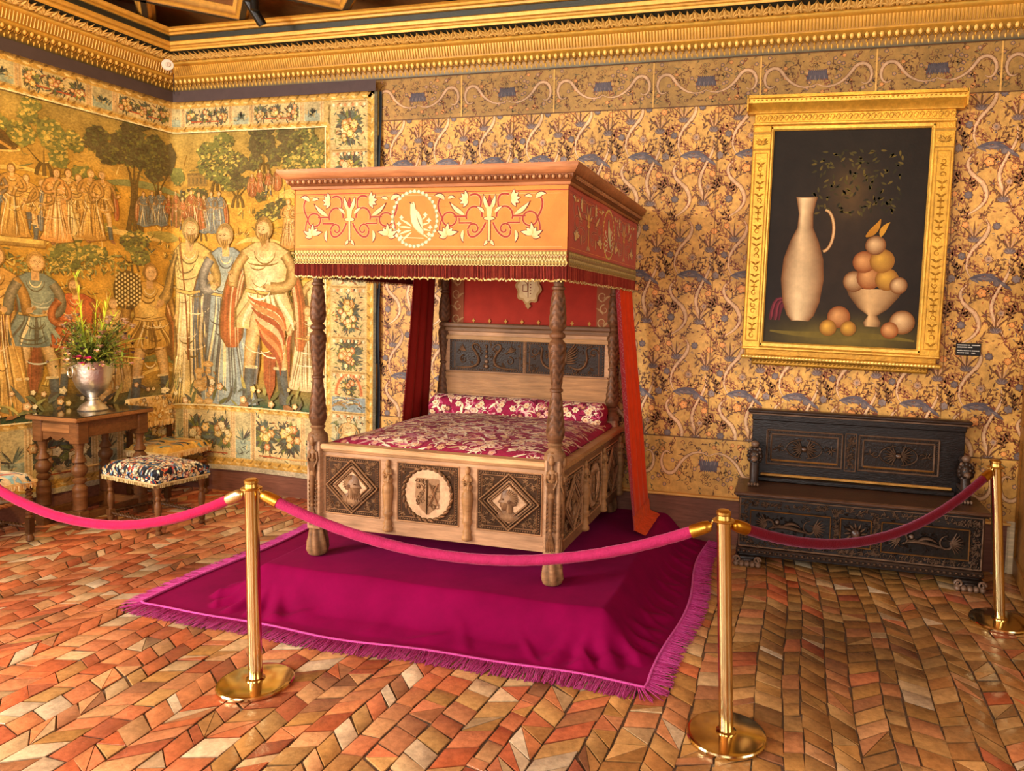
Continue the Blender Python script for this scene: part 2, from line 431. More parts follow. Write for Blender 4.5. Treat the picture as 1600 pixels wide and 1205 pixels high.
# ---------- leather wall pattern tile
def sprig(d, x, y, ang, L, col, rr, h=0, leaves=5, lw=.012, ll=.035, colL=None):
    P = d.leaf(x, y, ang, L, .006, col, h, curl=rr.uniform(-.8, .8), n=8)
    for i in range(leaves):
        t = (i+1)/leaves; p = P[min(7, int(t*7))]; s = 1 if i % 2 else -1
        d.leaf(p[0], p[1], ang+s*rr.uniform(.5, 1.1), ll*rr.uniform(.7, 1.2), lw*rr.uniform(.8, 1.2), colL or col, h+.0001, curl=s*-.6, n=5)
    return P[-1]
def flower(d, x, y, r, col, colc, out, h=0, n=6, ph=0):
    d.disc(x, y, r*1.18, r*1.18, out, h, n=n*3, lobes=n, amp=.16, ph=ph)
    d.disc(x, y, r, r, col, h+.0002, n=n*3, lobes=n, amp=.2, ph=ph, col2=colc)
    d.disc(x, y, r*.32, r*.32, colc, h+.0004, n=8)
    d.disc(x, y, r*.15, r*.15, out, h+.0006, n=6)
LE = dict(bg='#c8964a', st='#6a4220', mar='#7f4328', blue='#5e5252', blue2='#7e6c64', pink='#d8b084', pink2='#bf8e5e', ora='#d2813c', ora2='#e7a65c')
def leather_tile():
    d = D2(); rr = random.Random(11); W, H = .41, .92
    # pale curving trunks
    def trunk(x0, y0, pts, w):
        P = np.concatenate([bez(*seg, n=9) for seg in pts])
        P = P+np.array([x0, y0])
        d.stroke(P, w*1.28, LE['st'], .0003, 0, 'b'); d.stroke(P, w, LE['pink'], .0006, .001, 'b', cole=LE['pink2'])
        for i in range(3, len(P)-3, 3):   # bark flecks
            d.leaf(P[i][0], P[i][1], rr.uniform(0, 6), .022, .003, LE['pink2'], .0018)
    trunk(0, 0, [((.02, .02), (.16, .08), (.20, .16), (.13, .26)), ((.13, .26), (.02, .34), (.0, .42), (.10, .47))], .030)
    trunk(0, 0, [((.34, .05), (.30, .18), (.22, .22), (.24, .34)), ((.24, .34), (.28, .48), (.36, .52), (.33, .64))], .027)
    trunk(0, 0, [((.10, .50), (.02, .60), (.08, .70), (.16, .78)), ((.16, .78), (.2, .84), (.2, .88), (.17, .92))], .028)
    # acanthus plumes in slate blue
    for (x, y, a, L) in ((.09, .50, .35, .19), (.19, .53, -.25, .14)):
        for k in range(6):
            d.leaf(x+k*.022*math.cos(a), y+k*.02*math.sin(a)-.002*k*k, a-.5+.12*k, .070, .022, LE['blue'] if k % 2 else LE['blue2'], .0012+k*.0002, .001, curl=-.9, cole=LE['blue'], n=7)
        d.leaf(x-.01, y-.005, a+.15, L, .020, LE['blue'], .0030, .001, curl=-.75, cole='#45404c', n=9)
    # large tulip-like flowers with plume petals
    for (x, y) in ((.27, .14), (.10, .78), (.33, .70)):
        for k in range(7):
            a = PI/2+(k-3)*.42; d.leaf(x, y-.02, a-PI*(k % 2 == 9), .05, .022, LE['blue'] if k % 2 else LE['blue2'], .0015+.0001*k, .001, curl=(k-3)*-.2, cole=LE['st'])
        for k in range(5):
            d.leaf(x, y, PI/2+(k-2)*.28, .13, .012, LE['pink2'] if k % 2 else LE['st'], .0022, 0, curl=(k-2)*.22)
    for (x, y, r, c) in ((.17, .40, .026, 'ora'), (.33, .36, .02, 'ora'), (.05, .17, .022, 'blue'), (.38, .50, .022, 'blue2'), (.20, .64, .022, 'pink2'),
                         (.36, .84, .02, 'ora'), (.26, .47, .018, 'blue'), (.04, .88, .018, 'ora'), (.30, .26, .018, 'pink2'), (.03, .66, .02, 'blue'), (.24, .87, .02, 'blue'), (.37, .18, .016, 'ora')):
        flower(d, x, y, r*1.15, LE[c], LE['ora2'] if c == 'ora' else LE['blue2'], LE['st'], .0016, rr.choice([5, 6, 8]), rr.uniform(0, 6))
    # branches
    for i in range(66):
        x, y = rr.uniform(0, W), rr.uniform(0, H)
        sprig(d, x, y, PI/2+rr.uniform(-1.0, 1.0), rr.uniform(.07, .15), rr.choice([LE['st'], LE['mar']]), rr, .0009, rr.randint(4, 8), .012, .034, rr.choice([LE['st'], LE['mar'], LE['mar'], '#8d5a2e', '#a06a3a']))
    # small scattered curls and buds
    for i in range(160):
        x, y = rr.uniform(0, W), rr.uniform(0, H); c = rr.choice([LE['st'], LE['mar'], LE['mar'], '#8a5a30', LE['blue'], '#a8642f'])
        k = rr.random()
        if k < .55: d.leaf(x, y, rr.uniform(0, 2*PI), rr.uniform(.018, .036), rr.uniform(.006, .011), c, .0004, curl=rr.uniform(-1.5, 1.5), n=5)
        elif k < .8: d.stroke(spiral(x, y, .013, .003, rr.uniform(0, 6), rr.choice([-1, 1])*1.1, 10), .0045, c, .0004, 0, 'e')
        else: d.disc(x, y, .007, .007, c, .0004, n=7)
    return d
def leather_frieze():
    d = D2(); rr = random.Random(5); W, H = .80, .34
    for s in (-1, 1):
        P = np.concatenate([bez((0, .10), (.1*s, .04), (.2*s, .12), (.24*s, .19), 8), bez((.24*s, .19), (.28*s, .27), (.37*s, .24), (.37*s, .15), 8), bez((.37*s, .15), (.365*s, .09), (.33*s, .07), (.30*s, .10), 6)])
        d.stroke(P, .032, LE['st'], .0004, 0, 'b'); d.stroke(P, .024, LE['pink'], .0008, .001, 'b', cole=LE['pink2'])
        for k in range(5): d.leaf(.02*s, .14, PI/2-s*(.25+.3*k), .10-.008*k, .02, LE['pink2'] if k % 2 else LE['mar'], .001, 0, curl=-s*.9)
    for k in range(9):
        d.leaf((k-4)*.012, .155, PI/2+(4-k)*.05-.0, .055, .026, LE['blue'], .002+k*.0001, .001, cole='#45404c')
        d.leaf((k-4)*.014, .175, -PI/2+(k-4)*.08, .05, .022, LE['blue2'] if k % 2 else LE['blue'], .0018+k*.0001, .001, cole='#45404c')
    for i in range(150):
        x, y = rr.uniform(-W/2, W/2), rr.uniform(.01, H-.01); c = rr.choice([LE['st'], LE['mar'], '#8a5a30', '#6f5a34', LE['st']])
        if rr.random() < .4: sprig(d, x, y, rr.uniform(0, 6.28), rr.uniform(.04, .08), c, rr, .0002, 3, .010, .022)
        elif rr.random() < .6: d.stroke(spiral(x, y, .018, .004, rr.uniform(0, 6), rr.choice([-1, 1])*1.2, 10), .006, c, .0002, 0, 'e')
        else: flower(d, x, y, .013, rr.choice([LE['ora'], LE['blue2'], LE['blue']]), LE['ora2'], LE['st'], .0005, 5)
    return d
def build_wall_back():
    g = G(); t = leather_tile(); f = leather_frieze(); d = D2()
    g.add([(-.3, 0, 0), (9.2, 0, 0), (9.2, 0, 4.3), (-.3, 0, 4.3)], [(0, 1, 2, 3)], LE['bg'])
    x0 = 1.36
    for i in range(2, 15):
        for j in range(3):
            rr = random.Random(i*7+j); k = rr.uniform(.92, 1.08)
            d.paste(t, x0+.41*i, .66+.90*j, 1, .98, tint=(k, k, k))
    # lower and upper friezes, on their own darker leather strips
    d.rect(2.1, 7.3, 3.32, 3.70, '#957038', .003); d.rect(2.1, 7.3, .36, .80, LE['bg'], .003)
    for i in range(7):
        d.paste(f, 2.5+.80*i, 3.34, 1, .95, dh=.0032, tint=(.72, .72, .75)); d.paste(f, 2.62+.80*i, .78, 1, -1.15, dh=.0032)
    for z in (3.318, .80, 3.66): d.stroke([(2.1, z), (7.3, z)], .008, '#5c3a1c', .007, 0, None)
    for i in range(8): d.stroke([(1.36+.82*i+.36, .8), (1.36+.82*i+.36, 3.318)], .004, '#6b4824', .006, 0, None)
    rr = random.Random(9)
    for i in range(8): d.stroke([(1.36+.8*i+.74, 3.32), (1.36+.8*i+.74, 3.66)], .012, '#c9984c', .007, 0, None)
    g.draw(d, lambda u, v, h: (u, -.001-h, v))
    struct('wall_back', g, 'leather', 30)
build_wall_back()
g = G()
def lw(ya, yb, za, zb): g.add([(LWX(ya), ya, za), (LWX(yb), yb, za), (LWX(yb), yb, zb), (LWX(ya), ya, zb)], [(0, 1, 2, 3)], '#b08a45')
lw(0, -4.7, 0, 4.3); lw(-6.7, -8.6, 0, 4.3); lw(-4.7, -6.7, 0, .8); lw(-4.7, -6.7, 3.7, 4.3); struct('wall_left', g, 'plaster')
g = G()
for y in (-4.74, -5.72, -6.66): g.box(LWX(y)-.04, LWX(y)+.0, y-.04, y+.04, .8, 3.7, '#6b4a2c')
for z in (.8, 1.8, 2.8, 3.65): g.tube([(LWX(-4.7)-.02, -4.7, z), (LWX(-6.7)-.02, -6.7, z)], .03, 4, '#6b4a2c')
struct('window_3', g, 'woodh')
g = G()
# right and front walls, with the windows the daylight comes through
g.box(9.1, 9.2, -3.1, .0, 0, 4.3, '#b08a45'); g.box(9.1, 9.2, -8.6, -5.3, 0, 4.3, '#b08a45'); g.box(9.1, 9.2, -5.3, -3.1, 0, .8, '#b08a45'); g.box(9.1, 9.2, -5.3, -3.1, 3.6, 4.3, '#b08a45')
struct('wall_right', g, 'plaster')
g = G()
g.box(-1, .9, -8.6, -8.5, 0, 4.3, '#b08a45'); g.box(3.5, 4.6, -8.6, -8.5, 0, 4.3, '#b08a45'); g.box(7.2, 9.2, -8.6, -8.5, 0, 4.3, '#b08a45')
g.box(.9, 3.5, -8.6, -8.5, 0, .7, '#b08a45'); g.box(.9, 3.5, -8.6, -8.5, 3.8, 4.3, '#b08a45'); g.box(4.6, 7.2, -8.6, -8.5, 0, .7, '#b08a45'); g.box(4.6, 7.2, -8.6, -8.5, 3.8, 4.3, '#b08a45')
struct('wall_front', g, 'plaster')
for n, (a, b) in enumerate(((.9, 3.5), (4.6, 7.2))):
    g = G(); g.box(a, a+.07, -8.58, -8.5, .7, 3.8, '#6b4a2c'); g.box(b-.07, b, -8.58, -8.5, .7, 3.8, '#6b4a2c'); g.box((a+b)/2-.04, (a+b)/2+.04, -8.58, -8.5, .7, 3.8, '#6b4a2c')
    for z in (.7, 1.7, 2.7, 3.73): g.box(a, b, -8.57, -8.51, z, z+.05, '#6b4a2c')
    struct('window_%d' % (n+1), g, 'woodh')

# ---------- baseboard
g = G()
prof = [(.0, .36), (.045, .36), (.05, .355), (.05, .345), (.03, .335), (.03, .0)]
K = np.array([C('#e0a850'), C('#e6b468'), C('#e6b468'), C('#c98c45'), C('#7d5240'), C('#6f4637')])
g.sweep([(-a, b) for a, b in prof], [(LWX(-8.5), -8.5), (0, 0), (7.12, 0)], K)
struct('baseboard_back', g, 'woodh', 30)

# ---------- cornice
GO, GOD, DK = '#d29a35', '#a87420', '#2b2a1c'
def build_cornice():
    g = G()
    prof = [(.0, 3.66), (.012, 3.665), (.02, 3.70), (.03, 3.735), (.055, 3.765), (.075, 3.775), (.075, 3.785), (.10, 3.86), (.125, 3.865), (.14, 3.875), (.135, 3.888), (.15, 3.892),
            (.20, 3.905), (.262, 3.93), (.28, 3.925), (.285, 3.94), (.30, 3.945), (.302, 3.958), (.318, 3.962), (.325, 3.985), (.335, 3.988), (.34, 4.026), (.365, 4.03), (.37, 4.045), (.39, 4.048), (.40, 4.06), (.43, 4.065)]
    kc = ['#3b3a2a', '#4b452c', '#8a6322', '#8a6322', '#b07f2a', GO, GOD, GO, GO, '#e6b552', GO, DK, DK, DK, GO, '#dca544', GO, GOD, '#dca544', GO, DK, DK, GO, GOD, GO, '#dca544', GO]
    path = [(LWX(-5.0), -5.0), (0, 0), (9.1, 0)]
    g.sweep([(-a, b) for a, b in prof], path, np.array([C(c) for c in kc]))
    # ornaments, drawn along each wall: u along the wall, v up, h out
    rr = random.Random(1)
    leafA = D2()
    for k in range(5): leafA.leaf(0, .0, PI/2+(k-2)*.46, .072-.008*abs(k-2), .030, '#ecc06a', .001+.0012*abs(k-2), .010, curl=(k-2)*.35, cole='#b07c2a', n=6)
    leafA.disc(0, .004, .012, .008, '#c08f3a', .004, .006, n=8)
    leafB = D2()
    leafB.stroke([(-.03, 0), (-.022, .035), (0, .074)], .026, '#e6b659', .001, .008, 'e', cole='#a87628'); leafB.stroke([(.03, 0), (.022, .035), (0, .074)], .026, '#d5a046', .001, .008, 'e', cole='#8f641f')
    leafB.leaf(0, 0, PI/2, .06, .028, '#ecc06a', .002, .008)
    egg = D2(); egg.disc(0, 0, .014, .019, '#e0ae4a', .002, .014, n=10, col2='#eec068'); egg.stroke(arcp(0, .0, .021, .027, PI, 2*PI, 9), .006, GOD, .003, .006, None); egg.leaf(.0, -.024, -PI/2, .022, .012, GO, .003, .005, n=5)
    flute = D2(); flute.stroke([(0, 0), (0, .07)], .012, '#dba844', .0, .009, None, cole='#8f671c')
    ton = D2(); ton.leaf(0, .02, -PI/2, .045, .026, '#d9a63f', .002, .008, cole='#8a6118', n=6)
    A, B, E_, FL, TN = D2(), D2(), D2(), D2(), D2()
    L = 9.0
    for i in range(int(L/.105)):
        A.paste(leafA, .16+i*.105, 0); A.paste(leafB, .16+.0525+i*.105, 0)
    for i in range(int(L/.05)): E_.paste(egg, .07+i*.05, 0)
    for i in range(int(L/.024)): FL.paste(flute, .1+i*.024, 0)
    for i in range(int(L/.04)): TN.paste(ton, .03+i*.04, 0)
    def back(fo, fz): return lambda u, v, h: (u, -(fo(v)+h), fz(v)-.4*h)
    ca, sa = math.cos(LWA), math.sin(LWA)
    def left(fo, fz):
        def f(u, v, h):
            o = fo(v)+h; m = np.clip(u, 0, 4.9); return (-m*sa+o*ca, -m*ca-o*sa, fz(v)-.4*h)
        return f
    specs = [(A, lambda v: .155+v*1.5, lambda v: 3.885+v*.46), (E_, lambda v: .045+v*.4, lambda v: 3.745+v), (FL, lambda v: .078+v*.3, lambda v: 3.79+v), (TN, lambda v: .012+v*.3, lambda v: 3.69+v)]
    for d, fo, fz in specs:
        g.draw(d, back(fo, fz)); g.draw(d, left(fo, fz))
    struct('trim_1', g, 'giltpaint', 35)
build_cornice()

# ---------- coffered ceiling
def build_ceiling():
    g = G(); g.box(-1.3, 9.2, -8.6, .2, 4.24, 4.3, '#b8783c')
    struct('ceiling', g, 'giltpaint')
    g = G(); d = D2(); S = .97
    # diagonal beams between z 4.06 and 4.24
    def beam(x0, y0, x1, y1):
        a = math.atan2(y1-y0, x1-x0); L = math.hypot(x1-x0, y1-y0); m = Matrix.Translation((x0, y0, 0)) @ Matrix.Rotation(a, 4, 'Z'); g.M = m
        prof = [(-.075, 4.24, '#8a5a2a'), (-.065, 4.16, '#8a5a2a'), (-.07, 4.15, '#e2ae50'), (-.05, 4.135, '#e2ae50'), (-.05, 4.10, '#a8742e'), (-.03, 4.085, '#d29a35'), (-.022, 4.075, '#a8742e'), (-.02, 4.07, '#221f1a'), (.02, 4.07, '#221f1a'),
                (.022, 4.075, '#a8742e'), (.03, 4.085, '#d29a35'), (.05, 4.10, '#a8742e'), (.05, 4.135, '#e2ae50'), (.07, 4.15, '#e2ae50'), (.065, 4.16, '#8a5a2a'), (.075, 4.24, '#8a5a2a')]
        V = []; K = []
        for x in (0, L):
            for (y, z, c) in prof: V.append((x, y, z)); K.append(C(c))
        n = len(prof); g.add(V, [(i, i+1, n+i+1, n+i) for i in range(n-1)], np.array(K)); g.M = None
    for k in range(-9, 10):
        x0 = 1.1+S*k
        # clip to the room
        for sgn in (1, -1):
            xa, ya = x0, -.4; xb, yb = x0+sgn*4.6, -5.0
            t0, t1 = 0, 1
            def tx(X): return (X-xa)/(xb-xa)
            lo, hi = sorted((tx(-.3), tx(9.0))); t0 = max(t0, lo); t1 = min(t1, hi)
            if t1 > t0+.02: beam(xa+(xb-xa)*t0, ya+(yb-ya)*t0, xa+(xb-xa)*t1, ya+(yb-ya)*t1)
    struct('trim_2', g, 'giltpaint', 30)
    # painted panels
    g = G(); 
    for i in range(-1, 9):
        for j in range(0, 9):
            x = 1.1+S*(i+(.5 if j % 2 else 0)); y = -.4-S*.5*j
            if not (.2 < x < 9): continue
            hs = S*.5*.80
            d = D2(); d.blob([(-hs, 0), (0, -hs), (hs, 0), (0, hs)], '#8a4a28', .0, 0, '#a8632f')
            hs2 = hs*.9; d.blob([(-hs2, 0), (0, -hs2), (hs2, 0), (0, hs2)], '#c08a48', .002)
            d.disc(0, 0, .25, .17, '#9a4a2c', .003, n=24, lobes=4, amp=.18)
            d.disc(0, 0, .17, .10, '#d2a862', .005, n=24); d.disc(0, 0, .145, .085, '#70694c', .007, n=24)
            rr = random.Random(i*10+j)
            for k in range(10): d.leaf(rr.uniform(-.08, .08), rr.uniform(-.05, .05), rr.uniform(0, 6), .06, .012, rr.choice(['#b9a36a', '#4a4a3a', '#8f8458']), .009, curl=1)
            for s in (-1, 1):
                for q in (-1, 1):
                    d.stroke(spiral(s*.24, q*.12, .05, .01, 0, s*q*1.2, 14), .018, '#8a3c26', .009, 0, 'e')
            if y > -.5: continue
            g.draw(d, lambda u, v, h, x=x, y=y: (x+u, y+v, 4.225-h))
    struct('trim_3', g, 'paint', 0)
build_ceiling()
# ---------- wooden door leaf standing open at the right edge
g = G()
a0 = rad(-98)
g.M = Matrix.Translation((7.17, -.04, 0)) @ Matrix.Rotation(a0, 4, 'Z')
g.box(0, .95, -.02, .02, .01, 2.14, '#8a5a26', .004)
for (xa, xb, za, zb) in ((.1, .85, .15, .95), (.1, .85, 1.05, 2.0)):
    d = D2(); d.frame(xa, xb, za, zb, .03, '#7a4c1e', 0, .01)
    g.draw(d, lambda u, v, h: (u, -.021-h, v)); g.draw(d, lambda u, v, h: (u, .021+h, v))
g.M = None
struct('door_1', g, 'wood')
g = G(); g.box(7.10, 7.155, -.03, 0, 0, .37, '#cdb690', .004); g.box(7.155, 7.2, -.05, 0, 0, 2.2, '#8a5a26', .004); g.box(7.2, 9.1, -.03, 0, 0, 4.0, '#9a6a30')
struct('trim_4', g, 'woodh')
# ================================================================== TAPESTRY
TB = dict(gold='#c89a3e', gold2='#d9b35c', cream='#dcc48c', teal='#3e5750', teal2='#5f7a68', navy='#2c3a3e', grn='#5d6a35', grn2='#8a8a3c', br='#6b4a22', red='#a4502c', red2='#8a3424', skin='#d0a267', skin2='#b98549', blue='#5d7480', dk='#33301d')
def folds(d, x, z, w0, w1, h, n, cols, lay, rr):
    n = int(n*2.1)
    for i in range(n):
        t = (i+.5)/n-.5+rr.uniform(-.05, .05); xt = x+t*w0*.9; xb = x+t*w1*.95
        d.stroke(bez((xt, z+h*.98), (xt+rr.uniform(-.02, .02), z+h*.6), (xb+rr.uniform(-.03, .03), z+h*.4), (xb, z+rr.uniform(.0, .1)*h), 8), rr.uniform(.018, .06)*w1, (lerpc(cols[0], '#2a1c0c', .62) if i % 3 == 0 else rr.choice(cols)), lay+.00006*i, 0, 'b')
def head(d, x, z, r, lay, hair, beard=None, skin='#cfa066', face=1):
    d.disc(x, z, r*1.12, r*1.3, '#7a5a2a', lay, n=16); d.disc(x-.12*r*face, z+.1*r, r*1.15, r*1.28, hair, lay+.0002, n=16)
    d.disc(x, z-.08*r, r*.86, r*1.1, skin, lay+.0004, n=16, col2='#dcb680')
    for i in range(5): d.stroke(arcp(x-.1*r*face, z+.25*r, r*(.55+.12*i), r*(.65+.13*i), .5, 2.7, 8), r*.08, '#8a6530' if i % 2 else hair, lay+.0006, 0, 'b')
    for s in (-.38, .22):
        d.disc(x+(s+.14*face)*r, z+.02*r, r*.13, r*.06, '#4c3718', lay+.0009, n=8); d.stroke(arcp(x+(s+.14*face)*r, z+.05*r, r*.2, r*.16, .3, 2.8, 6), r*.06, '#7a5a2c', lay+.0008, 0, None)
    d.stroke([(x+.08*r*face, z+.05*r), (x+.2*r*face, z-.28*r), (x+.06*r*face, z-.32*r)], r*.07, '#96703a', lay+.0009, 0, None)
    d.leaf(x-.14*r+.12*r*face, z-.55*r, 0, r*.34, r*.1, '#8e4a2c', lay+.0009)
    if beard:
        d.blob([(x-.62*r, z-.3*r), (x-.5*r, z-1.1*r), (x-.1*r, z-1.9*r), (x+.25*r, z-1.5*r), (x+.62*r, z-.9*r), (x+.66*r, z-.3*r), (x, z-.5*r)], beard, lay+.0008)
        for i in range(8): d.leaf(x+(i-3.5)*.15*r, z-.5*r, -PI/2+(i-3.5)*-.08, r*1.2, r*.12, '#6b4c24' if i % 2 else '#a8803f', lay+.001, curl=.4)
def arm(d, pts, w, col, edge, lay, hand=True, skin='#cfa066'):
    P = bez(*pts, n=9); d.stroke(P, w*1.12, edge, lay, 0, None); d.stroke(P, w, col, lay+.0002, 0, None, cole=edge)
    for i in range(2, 8, 2): d.stroke([P[i]+np.array([-w*.2, -w*.25]), P[i]+np.array([w*.2, w*.25])], w*.08, edge, lay+.0004, 0, 'b')
    if hand:
        e = P[-1]; v = P[-1]-P[-2]; a = math.atan2(v[1], v[0])
        d.disc(e[0]+math.cos(a)*w*.3, e[1]+math.sin(a)*w*.3, w*.42, w*.34, skin, lay+.0005, n=10, rot=a)
        for k in range(4): d.leaf(e[0]+math.cos(a)*w*.5, e[1]+math.sin(a)*w*.5, a+(k-1.5)*.3, w*.6, w*.14, skin, lay+.0007, cole='#8e6a34', n=5)
def robed(d, x, z, H, col, cola, dark, rr, lay, f=1, beard=None, hair='#7d5a2a', cloak=None, tunic=False, sk='#cfa066', W=1.):
    sh = H*.115*W; hem = H*.17*W
    if tunic:
        for s in (-1, 1):
            lx = x+s*H*.085
            d.stroke(bez((x+s*H*.05, z+H*.46), (lx, z+H*.35), (lx+s*H*.02, z+H*.22), (lx+s*.03*H, z+H*.03), 9), lambda t: H*(.10-.05*t), '#8f6a34', lay, 0, None)
            d.stroke(bez((x+s*H*.05, z+H*.46), (lx, z+H*.35), (lx+s*H*.02, z+H*.22), (lx+s*.03*H, z+H*.03), 9), lambda t: H*(.085-.045*t), '#d8b47c', lay+.0003, 0, None, cole='#b58a4e')
            d.stroke([(lx+s*.01*H, z+H*.2), (lx+s*.03*H, z+H*.02)], H*.062, '#3d5a60', lay+.0006, 0, None, cole='#26383c')
            for q in range(5): d.disc(lx+(q-2)*H*.014, z+H*.205, H*.012, H*.009, '#e0c48a', lay+.0008, n=6)
            d.leaf(lx+s*.02*H, z+H*.015, -PI/2+s*1.0, H*.09, H*.045, '#8a5a3a', lay+.0006)
        zb = z+H*.40
    else: zb = z
    if cloak:
        for s_, wd in ((1, 1.), (-1, .55)):
            P = bez((x+s_*sh*.45*f, z+H*.80), (x+s_*sh*1.5*f, z+H*.72), (x+s_*hem*1.05*f, z+H*.5), (x+s_*hem*1.0*f, z+H*(.12 if not tunic else .3)), 12)
            tp_ = lambda q: min(1., (1.03-q)/.16)**.6
            d.stroke(P, lambda q: H*wd*(.075+.10*q)*tp_(q), '#5a3a1e', lay+.0004, 0, None); d.stroke(P, lambda q: H*wd*(.062+.09*q)*tp_(q), cloak, lay+.0006, 0, None, cole=lerpc(cloak, '#3a2414', .5))
            for k_ in range(6): d.stroke(P+np.array([(k_-2.5)*H*.016*wd, 0]), H*.010, rr.choice([lerpc(cloak, '#ffe0a0', .5), lerpc(cloak, '#2a1a0c', .5), cloak]), lay+.001+.0001*k_, 0, 'b')
    B = [(x-sh, z+H*.80), (x-sh*.4, z+H*.845), (x+sh*.4, z+H*.845), (x+sh, z+H*.80), (x+sh*.85, z+H*.62), (x+hem*(.8 if tunic else .95), zb+H*.1), (x+hem*(.85 if tunic else 1.1), zb+.01), (x, zb-.01), (x-hem*(.85 if tunic else 1.1), zb+.01), (x-hem*.85, zb+H*.1), (x-sh*.8, z+H*.62)]
    Bo = [(x+(a-x)*1.08, b+.004) for a, b in B]
    d.blob(Bo, dark, lay+.0016); d.blob(B, col, lay+.0018, col2=cola)
    folds(d, x, zb, sh*1.3, hem*1.9, z+H*.6-zb, 9, [col, cola, cola, dark, '#e6cf98'], lay+.002, rr)
    for k in range(2): d.stroke(arcp(x, z+H*.80, sh*(.3+.16*k), H*(.04+.025*k), PI, 2*PI, 8), H*.008, dark if k % 2 else '#e6cf98', lay+.0031, 0, 'b')
    for k in range(9):
        za = z+H*rr.uniform(.3, .76); wv = sh*rr.uniform(.25, .8); xa = x+rr.uniform(-.4, .4)*sh
        d.stroke(arcp(xa, za, wv, H*rr.uniform(.02, .06), PI+.3, 2*PI-.2, 7), H*rr.uniform(.004, .012), rr.choice([dark, lerpc(cola, '#fff0c8', .4), dark]), lay+.003+.0001*k, 0, 'b')
    d.stroke([(x-sh*.85, z+H*.6), (x, z+H*.585), (x+sh*.85, z+H*.6)], H*.022, dark, lay+.0032, 0, None); d.stroke([(x-sh*.85, z+H*.6), (x, z+H*.585), (x+sh*.85, z+H*.6)], H*.013, '#caa257', lay+.0034, 0, None)
    d.stroke([(x, z+H*.80), (x, z+H*.88)], H*.045, sk, lay+.0033, 0, None)
    head(d, x+.01*f*H, z+H*.91, H*.046, lay+.0035, hair, beard, sk, f)
    arm(d, ((x+sh*.85*f, z+H*.785), (x+sh*1.6*f, z+H*.68), (x+sh*1.3*f, z+H*.58), (x+sh*(.2+rr.random()*1.8)*f, z+H*rr.uniform(.58, .66))), H*.052, lerpc(col, '#c09050', .3), dark, lay+.0048, H > .3, sk)
    arm(d, ((x-sh*.85*f, z+H*.785), (x-sh*1.5*f, z+H*.68), (x-sh*1.2*f, z+H*.6), (x-sh*rr.uniform(-.5, 2.)*f, z+H*rr.uniform(.52, .66))), H*.052, lerpc(col, '#c09050', .3), dark, lay+.0048, H > .3, sk)
def foliage(d, x, z, rx, rz, n, cols, rr, lay, L=.06, w=.02):
    for i in range(n):
        a = rr.uniform(0, 2*PI); q = math.sqrt(rr.random()); px_, pz = x+rx*q*math.cos(a), z+rz*q*math.sin(a)
        d.leaf(px_, pz, rr.uniform(0, 2*PI), L*rr.uniform(.6, 1.3), w*rr.uniform(.7, 1.3), rr.choice(cols), lay+rr.random()*.001, curl=rr.uniform(-.8, .8), n=5)
def clump(d, x, z, r, cols, rr, lay):
    """a puff of tree leaves, light scalloped rims over dark"""
    d.disc(x, z, r, r*.8, cols[0], lay, n=14, lobes=5, amp=.12, ph=rr.random()*6)
    for i in range(int(12+r*130)):
        a = rr.uniform(0, 2*PI); q = math.sqrt(rr.random())*r*1.08
        d.disc(x+q*math.cos(a), z+q*math.sin(a)*.8, rr.uniform(.011, .024), rr.uniform(.007, .014), rr.choice(cols), lay+.0003+rr.random()*.001, n=6, rot=rr.uniform(-.5, 1))
def bouquet(d, x, z, r, rr, lay, bg='#d9c596'):
    for i in range(int(34+70*r/.1)):
        a = rr.uniform(0, 2*PI); q = rr.uniform(.1, .9)*r
        d.leaf(x+q*.5*math.cos(a), z+q*.5*math.sin(a), a+rr.uniform(-.3, .3), r*rr.uniform(.35, .62), r*.15, rr.choice(['#2c3a34', '#3e5750', '#26303a', '#5d6a35', '#3e5750']), lay+rr.random()*.0006, curl=rr.uniform(-.5, .5), cole=None, n=5)
    for i in range(9):
        a = rr.uniform(0, 2*PI); q = rr.uniform(0, .6)*r
        flower(d, x+q*math.cos(a), z+q*math.sin(a), r*rr.uniform(.14, .24), rr.choice(['#d9b35c', '#b8582e', '#d8a850', '#c07a3a', '#dcc48c']), '#e6cf98', '#6b4a22', lay+.0012+i*.0003, rr.choice([5, 6, 8]))
